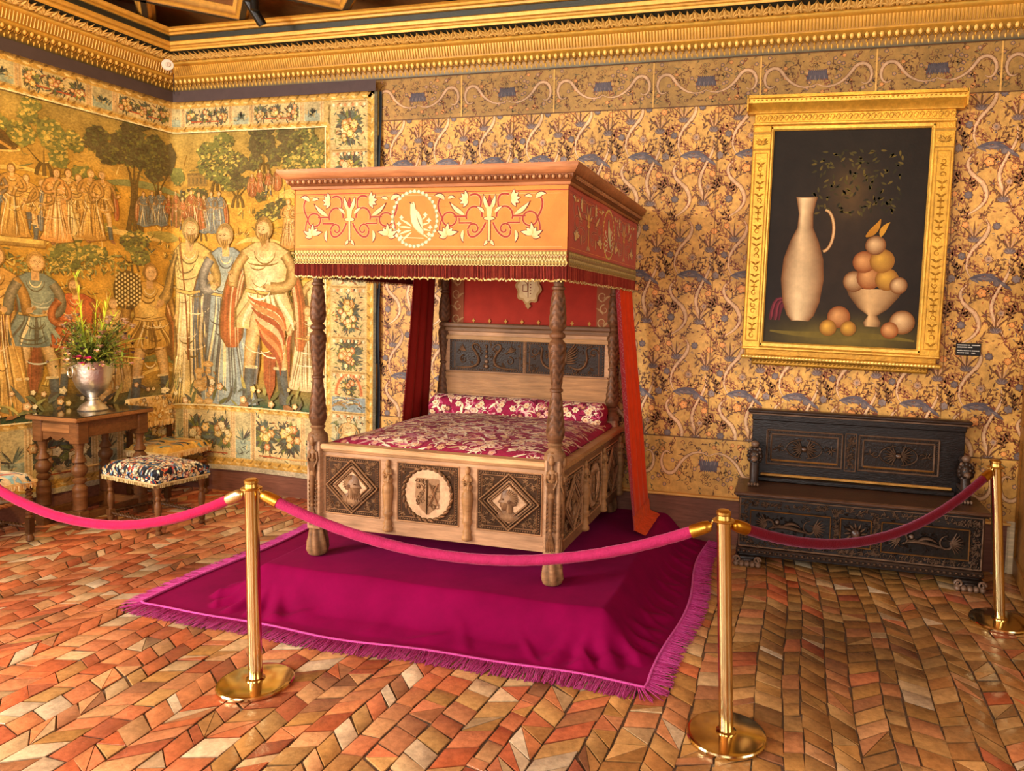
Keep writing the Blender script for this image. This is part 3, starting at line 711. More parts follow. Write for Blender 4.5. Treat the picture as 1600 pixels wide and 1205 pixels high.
def tapestry():
    rr = random.Random(21); d = D2(.05); S0, S1, Z0, Z1 = -3.6, 2.15, .19, 3.56
    # -- landscape hills and paths
    for i in range(46):
        x = rr.uniform(S0, 1.6); z = rr.uniform(1.0, 3.1); L = rr.uniform(.3, .9)
        P = bez((x-L/2, z+rr.uniform(-.05, .05)), (x-L/6, z+rr.uniform(0, .12)), (x+L/6, z+rr.uniform(-.02, .12)), (x+L/2, z+rr.uniform(-.05, .05)), 9)
        d.stroke(P, rr.uniform(.03, .10), rr.choice(['#b98c38', '#d9b35c', '#8e8440', '#cfa24a', '#6f7a4a', '#dcb766']), .0003+.00002*i, 0, 'b')
    for i in range(420):   # grass and hatch marks
        x = rr.uniform(S0, 1.64); z = rr.uniform(.95, 3.0)
        d.leaf(x, z, rr.uniform(-.3, .3)+(0 if rr.random() < .6 else PI/2), rr.uniform(.04, .12), rr.uniform(.005, .012), rr.choice(['#8e7a34', '#6f6a38', '#a47a2c', '#56643f', '#e0bd70', '#7a5a26']), .0014, curl=rr.uniform(-.6, .6), n=5)
    # -- far hills, buildings
    for (x, z, w_, h_) in ((-.05, 2.84, .34, .10), (.28, 2.80, .22, .12), (.5, 2.86, .14, .07)):
        d.rect(x-w_/2, x+w_/2, z, z+h_, '#8a6c38', .0018); d.rect(x-w_/2, x+w_/2, z+h_-.02, z+h_, '#6b5630', .002)
        for k in range(5): d.rect(x-w_/2+w_*(k+.3)/5, x-w_/2+w_*(k+.62)/5, z+.02, z+h_*.65, '#4c4630', .0022)
    # dark red roof of a tent at the far left
    d.blob([(-1.9, 3.2), (-1.42, 2.98), (-1.34, 2.86), (-1.45, 2.84), (-1.95, 2.95)], '#3a2412', .009); d.stroke([(-1.9, 3.2), (-1.34, 2.88)], .03, '#1f1a12', .0095, 0, None); d.stroke([(-1.9, 3.1), (-1.38, 2.86)], .02, '#b8863c', .0096, 0, None)
    # -- trees
    def tree(x, zt, zb, sx, n, cols, tr=.03):
        for k in range(3): d.stroke(bez((x+(k-1)*.06, zb), (x+(k-1)*.03, zb+.2), (x-(k-1)*.05, zt-.3), (x+(k-1)*.14, zt-.06), 9), tr, '#4c3a1c', .003, 0, 'e', cole='#2e2a18')
        for i in range(n): clump(d, x+rr.gauss(0, .5)*sx, zt+rr.gauss(0, .45)*.2-.0, rr.uniform(.06, .11), cols, rr, .0035+.00004*i)
    dkt = ['#263328', '#2e3d2c', '#33452e', '#42522f', '#1f2a26', '#5a5e2c']; ylt = ['#5d6a35', '#8a8038', '#b39a48', '#42522f', '#c9a850']
    tree(-1.15, 2.98, 2.7, .4, 16, ylt); tree(-1.9, 3.0, 2.6, .5, 16, ylt); tree(-2.9, 3.0, 2.5, .6, 20, dkt)
    tree(-.42, 3.10, 2.35, .34, 30, dkt, .045); tree(-.2, 3.0, 2.5, .2, 10, dkt, .03)
    tree(.5, 3.02, 2.75, .34, 18, ylt+dkt); tree(.72, 2.9, 2.6, .16, 8, dkt); tree(1.0, 3.16, 2.9, .16, 9, dkt); tree(1.45, 3.05, 2.75, .22, 16, ylt+dkt[:3]); tree(1.3, 3.15, 2.9, .12, 7, dkt)
    tree(.32, 2.62, 2.3, .14, 8, dkt+ylt, .02); tree(-.45, 2.25, 2.0, .12, 6, ylt+dkt, .02); tree(1.0, 2.62, 2.4, .16, 6, dkt+ylt, .02)
    tree(.55, 1.95, 1.7, .08, 4, ylt, .015); tree(-.95, 2.16, 2.1, .3, 8, ylt, .01)
    # -- small distant groups of people
    cols = [('#c98a44', '#e0b878'), ('#d8b47c', '#ead09a'), ('#8a4a2c', '#b8603a'), ('#4e6468', '#76898a'), ('#b0803a', '#dcb060'), ('#caa257', '#ecd494')]
    def crowd(xs, z, H, lay=.008):
        for i, x in enumerate(xs):
            c = cols[(i*5+int(x*10)) % 6]; robed(d, x, z+rr.uniform(-.03, .03), H*rr.uniform(.88, 1.08), c[0], c[1], '#5a4220', rr, lay+.0002*i, rr.choice([-1, 1]), None, rr.choice(['#6b4a22', '#8a6530', '#a8803f']), rr.choice([None, '#8a3f26', '#46606a', '#a4502c']), rr.random() < .3, W=1.15)
    crowd([-1.5, -1.38, -1.28, -1.17, -.98, -.9, -.80, -.70, -1.07], 2.22, .55)
    crowd([-1.75, -1.95, -2.15, -2.4], 2.2, .6); crowd([-.34, -.26, -.18, -.1, .02, .12, .22, .3], 2.42, .34)
    crowd([.36, .44, .52], 2.38, .38); crowd([.88, .96, 1.05, 1.14], 2.72, .22); crowd([1.26, 1.34, 1.42, 1.50, 1.58], 2.22, .46)
    d.rect(-1.62, -1.15, 2.14, 2.20, '#8f6c30', .0105); d.rect(-1.62, -1.17, 2.165, 2.20, '#d9b35c', .0107)
    # bushes in the middle distance
    for x, z in ((-1.35, 1.98), (-1.15, 2.0), (-.9, 2.02), (-.62, 2.06), (.05, 2.12), (.38, 2.0), (.8, 2.02), (1.35, 2.1), (1.25, 1.8), (-1.6, 1.9), (-2.1, 1.9)):
        foliage(d, x, z, .13, .08, 70, ['#8a8038', '#5d6a35', '#c9a850', '#42522f', '#6f7a4a'], rr, .0125, .045, .014)
    # small plants, stones and tufts all over the meadow
    for i in range(260):
        x, z = rr.uniform(S0, 1.62), rr.uniform(1.0, 2.75); c = rr.choice(['#5d5a2c', '#6b5a2a', '#42522f', '#7a5a26', '#3e5750'])
        for k in range(rr.randint(3, 6)): d.leaf(x+rr.uniform(-.02, .02), z, PI/2+rr.uniform(-1.2, 1.2), rr.uniform(.03, .08), rr.uniform(.006, .014), c if k % 3 else '#d9b860', .0021+.0001*k, curl=rr.uniform(-.8, .8), n=5)
    for i in range(40):
        x, z = rr.uniform(S0, 1.5), rr.uniform(1.0, 2.7); d.stroke(bez((x, z), (x+.08, z+.03), (x+.16, z-.02), (x+.26, z+.02), 8), .012, '#6b5226', .0020, 0, 'b'); d.stroke(bez((x, z-.012), (x+.08, z+.018), (x+.16, z-.032), (x+.26, z+.008), 8), .014, '#e0c078', .0019, 0, 'b')
    # -- the large foreground people
    L0 = .014
    robed(d, -1.52, .85, 1.32, '#b0803a', '#dcb060', '#6a4a20', rr, L0, 1, None, '#8a6530', '#8a3f26')
    robed(d, -1.24, .86, 1.28, '#56706a', '#8fa088', '#3a4438', rr, L0+.001, 1, None, '#a8803f', '#8a4a2c', True)
    robed(d, -.94, .95, 1.0, '#b8512c', '#d0723e', '#6e2c1a', rr, L0+.002, -1, '#a8803f', '#7d5a2a', None, True, W=1.3)
    robed(d, -.30, .80, 1.32, '#c0903f', '#dcb868', '#6a4a20', rr, L0+.003, 1, None, '#7d5a2a', '#a4602c', True, W=1.1)
    robed(d, -.62, .95, .85, '#caa257', '#e6c880', '#7a5a2a', rr, L0+.001, -1, None, '#a8803f', None, W=1.1)
    robed(d, .20, .78, 1.78, '#c9a458', '#e6cb8c', '#5d5030', rr, L0+.006, 1, '#8f744a', '#8a7648', None, W=1.1)
    d.stroke([(.08, 2.34), (.16, 1.7), (.18, 1.2)], .016, '#7a3c20', L0+.0125, 0, None)
    robed(d, .60, .80, 1.70, '#7b9090', '#b7c2a4', '#36484c', rr, L0+.008, -1, '#b8955a', '#94794a', '#4b6068', W=1.0)
    robed(d, 1.02, .80, 1.76, '#cba86a', '#ead6a4', '#6e5228', rr, L0+.012, -1, '#8f6c3c', '#7d5f30', '#a4502c', True, W=1.2)
    # the crimson mantle swept across the bearded man's hips
    for k in range(7):
        d.stroke(bez((.84+.02*k, 1.80-.05*k), (1.0, 1.68-.06*k), (1.2, 1.78-.07*k), (1.24-.01*k, 1.52-.07*k), 9), .05, ['#a4502c', '#c77848', '#8a3424', '#dba878'][k % 4], L0+.018+.0002*k, 0, 'b')
    d.blob([(1.0, 1.3), (1.13, 1.28), (1.12, 1.0), (1.06, .86), (1.0, 1.05)], '#8f3c26', L0+.0125); folds(d, 1.06, .9, .08, .1, .4, 4, ['#c77848', '#7a2e1e', '#dba878'], L0+.0127, rr)
    robed(d, 1.58, 1.05, 1.10, '#caa66a', '#ead6a4', '#6e5228', rr, L0+.006, -1, None, '#a8803f', '#5d5a40', W=1.1)
    robed(d, 1.45, .98, .78, '#d6b884', '#eddab0', '#8a6a3c', rr, L0+.010, 1, None, '#94623a', '#a04430', W=1.5)
    for x, h_ in ((.40, .42), (.30, .34), (-.72, .3)):     # gilt ewers standing in the grass
        for wv, zz in ((.05, 0), (.025, .06), (.075, .14), (.07, .2), (.03, .27), (.055, .33)): d.disc(x, .82+zz*h_/.4, wv, .03, '#b98a48', L0+.013, n=14, col2='#e0bd80')
        d.stroke(arcp(x+.05, 1.02, .04, .08, -1.4, 1.4, 8), .012, '#96682e', L0+.014, 0, None)
    d.disc(.42, 1.22, .10, .07, '#b0642f', L0+.0, n=16); d.stroke([(.33, 1.25), (.51, 1.25)], .04, '#d8a868', L0+.001, 0, None)
    # feathered basket above the silver urn
    d.disc(-.50, 1.84, .13, .17, '#3c3016', L0+.008, n=18)
    for i in range(9):
        for j in range(8): d.disc(-.60+i*.026, 1.71+j*.036+(i % 2)*.018, .010, .012, '#dcc27e', L0+.0085, n=6)
    # -- leafy foreground
    for i in range(170):
        x = rr.uniform(S0, 1.63); z = rr.uniform(.80, 1.0)
        if i % 3: d.leaf(x, z-.04, rr.uniform(.5, 2.6), rr.uniform(.09, .2), rr.uniform(.02, .04), rr.choice(['#2c3f3c', '#3e5750', '#42522f', '#8a8a4c', '#26343a', '#a89a50', '#56643f']), L0+.013+rr.random()*.002, curl=rr.uniform(-1.2, 1.2), n=7)
        else: flower(d, x, z+.02, rr.uniform(.016, .034), rr.choice(['#dcc48c', '#d9b35c', '#c98a50', '#e6d6a8']), '#f0e0b0', '#5d5030', L0+.0155+rr.random()*.002, 5)
    # -- borders
    hb = .034
    def band(x0, x1, z0, z1, bg, h): d.rect(x0, x1, z0, z1, bg, h)
    BG = '#bd9f60'
    band(S0, S1, Z0, .77, BG, hb); band(S0, S1, 3.30, Z1, BG, hb); band(1.66, S1, Z0, Z1, BG, hb)
    for (x0, x1, z0, z1) in ((S0, 1.66, .745, .785), (S0, 1.66, 3.285, 3.32), (1.645, 1.685, .77, 3.3), (2.06, 2.12, Z0, Z1), (S0, S1, .235, .30), (S0, S1, 3.50, Z1)):
        band(x0, x1, z0, z1, '#c39545', hb+.0006)
        if x1-x0 > z1-z0:
            n = int((x1-x0)/.05)
            for i in range(n): d.leaf(x0+i*.05, (z0+z1)/2, .5 if i % 2 else -.5, .055, .018, '#8a642c' if i % 2 else '#e0c07c', hb+.001, curl=.8, n=5)
        else:
            n = int((z1-z0)/.05)
            for i in range(n): d.leaf((x0+x1)/2, z0+i*.05, PI/2+(.5 if i % 2 else -.5), .055, .018, '#8a642c' if i % 2 else '#e0c07c', hb+.001, curl=.8, n=5)
    band(S0, S1, Z0, .235, '#b9ad90', hb+.0012); band(2.12, S1, Z0, Z1, '#3a4440', hb+.0012)
    for z in (.785, 3.283): d.stroke([(S0, z), (1.66, z)], .011, '#eedba4', hb+.0014, 0, None)
    d.stroke([(1.643, .785), (1.643, 3.283)], .011, '#eedba4', hb+.0014, 0, None)
    # top and bottom border fields: garlands between little pilasters
    for (z0, z1) in ((.31, .735), (3.335, 3.495)):
        H = z1-z0; x = S0+.05; k = 0
        while x < 1.6:
            W = .52 if k % 2 == 0 else .22; W = min(W, 1.62-x)
            d.rect(x+.03, x+W-.03, z0, z1, '#cbb37c' if k % 2 == 0 else '#b8a878', hb+.0016)
            if k % 2 == 0:
                for q in range(3 if H < .3 else 2): bouquet(d, x+W*(q+.5)/(3 if H < .3 else 2), z0+H*.52, H*(.56 if H < .3 else .42), rr, hb+.0018)
                d.stroke([(x+.06, z0+.04), (x+W-.06, z0+.035)], .012, '#a8462c', hb+.0022, 0, None)
                for q in range(60): d.leaf(x+rr.uniform(.04, W-.06), z0+rr.uniform(.02, H-.02), rr.uniform(0, 6.28), .05, .012, rr.choice(['#2c3a34', '#3e5750', '#8a4a2c', '#26303a']), hb+.002, n=5)
            else:
                d.rect(x+.03, x+W-.03, z0, z0+H*.4, '#8f9c84', hb+.0018)
                for q in range(9): d.leaf(x+W/2, z0+H*.4, rr.uniform(.2, 2.9), H*.32, .016, rr.choice(['#3e5750', '#26303a', '#6f8068']), hb+.0022, n=5)
                for q in range(12): d.leaf(x+rr.uniform(.04, W-.06), z0+rr.uniform(.02, H*.35), rr.uniform(0, 3), .06, .012, rr.choice(['#56706a', '#b9a36a', '#3e4a44']), hb+.002, n=5)
            for xx in (x+.012, x+W-.012): d.stroke([(xx, z0), (xx, z1)], .035, '#b9905a', hb+.0024, 0, None, cole='#e0c490')
            x += W; k += 1
    # right border field
    z = .33; k = 0; X0, X1 = 1.71, 2.045
    d.rect(X0-.01, X1+.01, .3, 3.5, '#c6ad74', hb+.0014)
    while z < 3.45:
        H = [.50, .36, .30, .44][k % 4]; H = min(H, 3.5-z)
        if H < .1: break
        xc = (X0+X1)/2
        if k % 4 == 0:
            d.rect(X0, X1, z, z+H, '#b9b083', hb+.0016)
            for q in range(30): d.leaf(rr.uniform(X0+.02, X1-.02), z+rr.uniform(0, H), rr.uniform(0, 6.28), .06, .016, rr.choice(['#3e5750', '#6f8068', '#d9c596', '#8a642c']), hb+.0018, n=5)
            robed(d, xc, z+.02, H*.9, '#c9a066', '#e6cb8c', '#5d5030', rr, hb+.003, 1, None, '#7d5a2a', '#56706a', True, W=1.5)
        elif k % 4 == 1:
            d.rect(X0, X1, z, z+H*.35, '#7b9090', hb+.0016)
            for q in range(12): d.stroke(arcp(xc+rr.uniform(-.1, .1), z+rr.uniform(.02, H*.25), .07, .03, 0, PI, 6), .010, rr.choice(['#d9c596', '#3e5750', '#8a642c']), hb+.002, 0, 'b')
            d.stroke(arcp(xc, z+H*.4, .13, H*.5, 0, PI, 14), .03, '#a4502c', hb+.0022, 0, None, cole='#d98c5c'); bouquet(d, xc, z+H*.62, .1, rr, hb+.002)
        else:
            bouquet(d, xc, z+H*.5, .15, rr, hb+.002); bouquet(d, xc, z+H*.3, .12, rr, hb+.0025)
        for q in range(60): d.leaf(rr.uniform(X0+.01, X1-.02), z+rr.uniform(.02, H), rr.uniform(0, 6.28), .045, .011, rr.choice(['#2c3a34', '#3e5750', '#8a4a2c', '#26303a', '#5d6a35']), hb+.0019, n=5)
        d.stroke([(X0, z+H-.015), (X1, z+H-.015)], .026, '#8f6c3c', hb+.006, 0, None, cole='#d9b878')
        for q in range(9): d.disc(X0+.02+q*.037, z+H-.045, .012, .016, '#d98c5c' if q % 2 else '#e6d6a8', hb+.0062, n=7)
        z += H; k += 1
    # place the cloth: along the left wall, round the corner in a soft curve, along the back wall
    ca, sa = math.cos(LWA), math.sin(LWA)
    A = np.array([-.09*sa+.03, -.09*ca]); B = np.array([.11, -.03]); Cc = np.array([.028, -.03])
    def place(u, v, h):
        u = np.asarray(u, float); t = np.clip((u+.09)/.20, 0, 1)
        x = (1-t)**2*A[0]+2*(1-t)*t*Cc[0]+t*t*B[0]; y = (1-t)**2*A[1]+2*(1-t)*t*Cc[1]+t*t*B[1]
        dx = 2*(1-t)*(Cc[0]-A[0])+2*t*(B[0]-Cc[0]); dy = 2*(1-t)*(Cc[1]-A[1])+2*t*(B[1]-Cc[1]); n = np.hypot(dx, dy)
        nx, ny = dy/n, -dx/n
        m = u < -.09; e = (-.09-u); x = np.where(m, A[0]-e*sa, x); y = np.where(m, A[1]-e*ca, y); nx = np.where(m, ca, nx); ny = np.where(m, -sa, ny)
        m = u > .11; x = np.where(m, u, x); y = np.where(m, B[1], y); nx = np.where(m, 0, nx); ny = np.where(m, -1, ny)
        low = np.clip((3.5-v)/3.3, 0, 1)
        o = .011*low*np.sin(u*2.9+.5)+.006*low*np.sin(u*5.1+1.7)+h*.6
        zz = v + .014*np.sin(u*2.3)*low
        return x+nx*o, y+ny*o, zz
    g = G()
    us = np.linspace(S0, S1, 300); vs = np.linspace(Z0, Z1, 150)
    sky = C('#c99a38'); gr = C('#c08f38'); lo = C('#4a5a3c'); tp = C('#a88a44')
    def cf(U, V):
        t = np.clip((V-.8)/.35, 0, 1)[..., None]; q = np.clip((V-2.6)/.6, 0, 1)[..., None]
        k = lo*(1-t)+gr*t; k = k*(1-q)+tp*q
        f = (.5+.5*np.sin(U*5+V*3)*np.sin(V*9+U*2))[..., None]
        return k*(.85+.3*f)
    g.grid(us, vs, lambda U, V: place(U, V, 0*U-.006), cfn=cf)
    # age and dye: everything woven in the field leans to old gold
    for arr, kk in zip(d.V, d.K):
        f_ = .16 if arr[0, 2] < .0339 else .12
        kk[:] = kk*(1-f_)+C('#cf9f48')*f_
    d._c = None
    g.draw(d, place)
    g2 = G(); g2.grid(np.linspace(S0, S1+.01, 160), np.linspace(3.545, 3.64, 3), lambda U, V: place(U, V, 0*U+.11), '#4a3c3a')
    g3 = G(); g3.grid(np.linspace(S1-.01, S1+.02, 3), np.linspace(Z0, 3.56, 90), lambda U, V: (U, -.03-.012*np.sin(V*5)-0*U, V), '#2a3136')
    t = thing('wall_tapestry', 'large golden woven tapestry of robed figures and trees, hung around the corner of the room', 'tapestry', (.3, -.1, .19))
    obj('woven_cloth', g, 'tapestry', t, 25); o = obj('heading_band', g2, 'drape', t); obj('edge_binding', g3, 'drape', t)
tapestry()

# ================================================================== PICTURE
def picture():
    t = thing('framed_painting', 'dark oil painting in a broad gilded frame hanging above the carved bench', 'painting', (5.93, -.05, 1.44))
    mt = Matrix.Translation((5.93, 0, 2.35)) @ Matrix.Rotation(rad(.9), 4, 'Y') @ Matrix.Translation((-5.93, 0, -2.35))
    g = G(); g.M = mt
    x0, x1, z0, z1 = 5.40, 6.47, 1.55, 3.10
    # side pilasters, inner mouldings
    for (a, b) in ((5.255, 5.385), (6.485, 6.615)): g.box(a, b, -.07, -.012, 1.50, 3.13, '#cf9a34', .006)
    for (a, b, c, e) in ((5.37, 5.405, 1.52, 3.13), (6.465, 6.50, 1.52, 3.13)): g.box(a, b, -.055, -.012, c, e, '#e0b04c', .01)
    g.box(5.37, 6.50, -.055, -.012, 3.095, 3.135, '#e0b04c', .01); g.box(5.37, 6.50, -.055, -.012, 1.515, 1.555, '#e0b04c', .01)
    # bottom moulding stack
    g.box(5.25, 6.62, -.075, -.012, 1.495, 1.52, '#dca844', .008); g.box(5.28, 6.60, -.055, -.012, 1.455, 1.50, '#b98426', .006); g.box(5.25, 6.63, -.10, -.012, 1.43, 1.457, '#e0b04c', .01); g.box(5.33, 6.55, -.06, -.012, 1.385, 1.43, '#a8781f', .01)
    # entablature
    g.box(5.25, 6.62, -.075, -.012, 3.13, 3.15, '#dca844', .005); g.box(5.26, 6.61, -.06, -.012, 3.15, 3.215, '#cf9a34', .003); 
    g.sweep([(-.012, 3.215), (-.075, 3.215), (-.08, 3.23), (-.10, 3.25), (-.13, 3.275), (-.135, 3.30), (-.15, 3.305), (-.15, 3.325), (-.012, 3.325)][::1], [(5.21, 0), (6.66, 0)], '#d29d38')
    g.box(5.205, 5.215, -.15, -.012, 3.215, 3.325, '#d29d38'); g.box(6.655, 6.665, -.15, -.012, 3.215, 3.325, '#d29d38')
    d = D2(); rr = random.Random(4)
    for (a, b) in ((5.285, 5.355), (6.515, 6.585)):
        d.frame(a-.008, b+.008, 1.56, 2.93, .008, '#e8bd5c', .0, .006); xc = (a+b)/2
        z = 1.60
        while z < 2.9:
            c = '#dca844'; k = rr.randint(0, 2)
            if k == 0: d.stroke(spiral(xc, z, .022, .005, rr.uniform(0, 6), 1.1, 10), .009, c, 0, .006, 'e', cole='#8a5f1a')
            elif k == 1:
                for s in (-1, 1): d.leaf(xc, z-.02, PI/2+s*.7, .045, .014, c, 0, .006, curl=s*.8, cole='#8a5f1a', n=5)
            else: d.stroke([(xc-.022, z), (xc+.022, z)], .01, c, 0, .006, None, cole='#8a5f1a'); d.stroke([(xc, z-.02), (xc, z+.02)], .01, c, 0, .006, None, cole='#8a5f1a')
            z += .045
        for s in (-1, 1):
            for k in range(3): d.leaf(xc, 2.99, PI/2+s*(.3+.35*k), .06-.006*k, .02, '#e8bd5c', .002, .01, curl=s*.9, cole='#8a5f1a', n=6)
        d.stroke([(a-.03, 3.075), (b+.03, 3.075)], .022, '#e8bd5c', 0, .012, None); d.stroke([(a-.025, 2.955), (b+.025, 2.955)], .014, '#e8bd5c', 0, .008, None)
    g.draw(d, lambda u, v, h: (u, -.071-h, v))
    d = D2()
    for i in range(34): d.stroke(arcp(5.29+i*.0395, 3.182, .016, .02, 0, PI*1.5, 7), .007, '#e8bd5c', 0, .006, 'e', cole='#8a5f1a'); d.leaf(5.285+i*.0395, 3.162, .8, .04, .009, '#e0b04c', 0, .005, curl=1, n=5)
    g.draw(d, lambda u, v, h: (u, -.061-h, v))
    d = D2()
    for i in range(48): d.stroke([(5.22+i*.0303, 3.235), (5.22+i*.0303, 3.295)], .02, '#dca844', 0, .008, None, cole='#a06f20')
    g.draw(d, lambda u, v, h: (u, -.075-(v-3.23)*.9-h, v))
    d = D2()
    for i in range(44): d.leaf(5.335+i*.0275, 1.405, .9, .036, .014, '#e0b04c', 0, .010, curl=-.8, cole='#7a5418', n=5)
    g.draw(d, lambda u, v, h: (u, -.061-h, v))
    d = D2()
    for i in range(56): d.disc(5.275+i*.0237, 1.444, .010, .010, '#eec568', 0, .008, n=7)
    g.draw(d, lambda u, v, h: (u, -.10-h, v))
    obj('gilded_frame', g, 'gilt', t, 35)
    # a plain dark still life standing in for the picture
    g = G(); g.M = mt; rr = random.Random(12)
    n = 60
    def cf(U, V):
        a = (U-5.93)/.53; b = (V-2.33)/.77
        gl = np.exp(-((a-.05)**2/.06+(b-.42)**2/.05))[..., None]; gd = np.exp(-((b+.93)**2/.02+(a-.1)**2/.6))[..., None]
        mid = np.exp(-((a)**2/.5+(b+.2)**2/.4))[..., None]
        return C('#1f1710')+mid*C('#281c10')+gl*C('#4a3413')+gd*C('#6a5a1e')+0*U[..., None]
    g.grid(np.linspace(5.40, 6.47, n), np.linspace(1.55, 3.10, n), lambda U, V: (U, -.03+0*U, V), cfn=cf)
    d = D2()
    for i in range(160): d.leaf(rr.uniform(5.7, 6.3), rr.uniform(2.5, 2.95), rr.uniform(0, 6.28), .04, .016, rr.choice(['#3a3214', '#4a3f18', '#5d4c1c', '#2a2410']), .0005, n=5)
    def shape(prof, x, z, c0, c1, h0=.001):
        m = 16
        for k in range(m):   # nested outlines from edge tone to lit tone
            q = 1-k/m*.92; P = [(x+r*q-.012*k/m*2, z+y_) for r, y_ in prof]+[(x-r*q-.012*k/m*2, z+y_) for r, y_ in prof[::-1]]
            zc = sum(p[1] for p in P)/len(P); P = [(a, zc+(b-zc)*(1-.02*k/m)) for a, b in P]
            V = np.array([(a, b, h0+k*.00025) for a, b in P]); L2 = len(prof)
            Q = [(i, i+1, 2*L2-2-i, 2*L2-1-i) for i in range(L2-1)]
            d._add(V, [], Q, np.repeat(lerpc(c0, c1, k/m)[None], len(V), 0))
    # tall cream jug, plum cloth, peaches, gourds and a low bowl
    shape([(.06, 0), (.095, .04), (.13, .14), (.15, .30), (.14, .45), (.10, .58), (.055, .68), (.05, .78), (.065, .86), (.075, .90)], 5.66, 1.72, '#7a4c24', '#e8c894')
    d.stroke(arcp(5.79, 2.38, .07, .15, -1.5, 1.5, 14), .022, '#a06c38', .0004, 0, None); d.stroke(arcp(5.79, 2.38, .07, .15, -1.5, 1.5, 14), .013, '#dcb47c', .0006, 0, None)
    for k in range(7): d.stroke(bez((5.62, 1.74), (5.55, 1.9-.02*k), (5.47+.01*k, 1.95), (5.44+.012*k, 1.72), 9), .03, ['#5a1c24', '#7a2c34', '#3e1218'][k % 3], .0003+.0001*k, 0, 'b')
    shape([(.05, 0), (.06, .03), (.03, .08), (.10, .13), (.17, .22), (.19, .27)], 6.16, 1.70, '#6a4420', '#d9ae74')
    fr = [(6.02, 2.02, .075), (6.12, 2.05, .085), (6.24, 2.04, .08), (6.32, 2.0, .06), (6.08, 2.16, .078), (6.20, 2.17, .085), (6.15, 2.28, .07), (5.93, 1.76, .08), (5.86, 1.68, .06), (6.36, 1.74, .085), (6.28, 1.68, .06), (6.0, 1.68, .055)]
    for i, (x, z, r) in enumerate(fr):
        c0, c1 = [('#7a4a20', '#e6bd84'), ('#8a4a1c', '#dca060'), ('#8c5a1c', '#d9a540')][i % 3]
        for k in range(10):
            q = 1-k/10; d.disc(x-r*.25*(k/10), z+r*.22*(k/10), r*q, r*q, lerpc(c0, c1, k/9), .006+i*.0008+k*.00007, n=18)
    d.leaf(6.08, 2.34, .6, .16, .05, '#b5791e', .018, curl=.8); d.leaf(6.18, 2.34, 1.4, .12, .04, '#c98f2a', .0182, curl=-.8)
    d.stroke(bez((5.45, 1.64), (5.8, 1.60), (6.1, 1.66), (6.45, 1.61), 12), .05, '#6e5c22', .0002, 0, 'b')
    g.draw(d, lambda u, v, h: (u, -.031-h*.6, v))
    obj('canvas', g, 'paint', t, 0)
    # wall label with unreadably small white print
    g = G(); g.box(6.715, 6.875, -.014, -.004, 1.515, 1.602, '#1c1a16', .002); t2 = thing('wall_label', 'small black caption plate with white print beside the gilded frame', 'label', (6.795, -.004, 1.515))
    obj('plate', g, 'metal', t2)
    g = G(); d = D2()
    for (z, segs) in ((1.588, ((0, .065), (.072, .086), (.093, .146))), (1.573, ((0, .034), (.04, .062), (.068, .096))), (1.549, ((0, .036), (.042, .076), (.08, .09), (.096, .146))), (1.534, ((0, .046), (.054, .08), (.094, .12)))):
        for a, b in segs:
            x = a
            while x < b-.002:
                d.rect(6.722+x, 6.722+x+.0045, z-.0035, z+.0035, '#d8d2c4', 0); x += .006
    g.draw(d, lambda u, v, h: (u, -.0148-h, v)); obj('print', g, 'plastic', t2, 0)
picture()

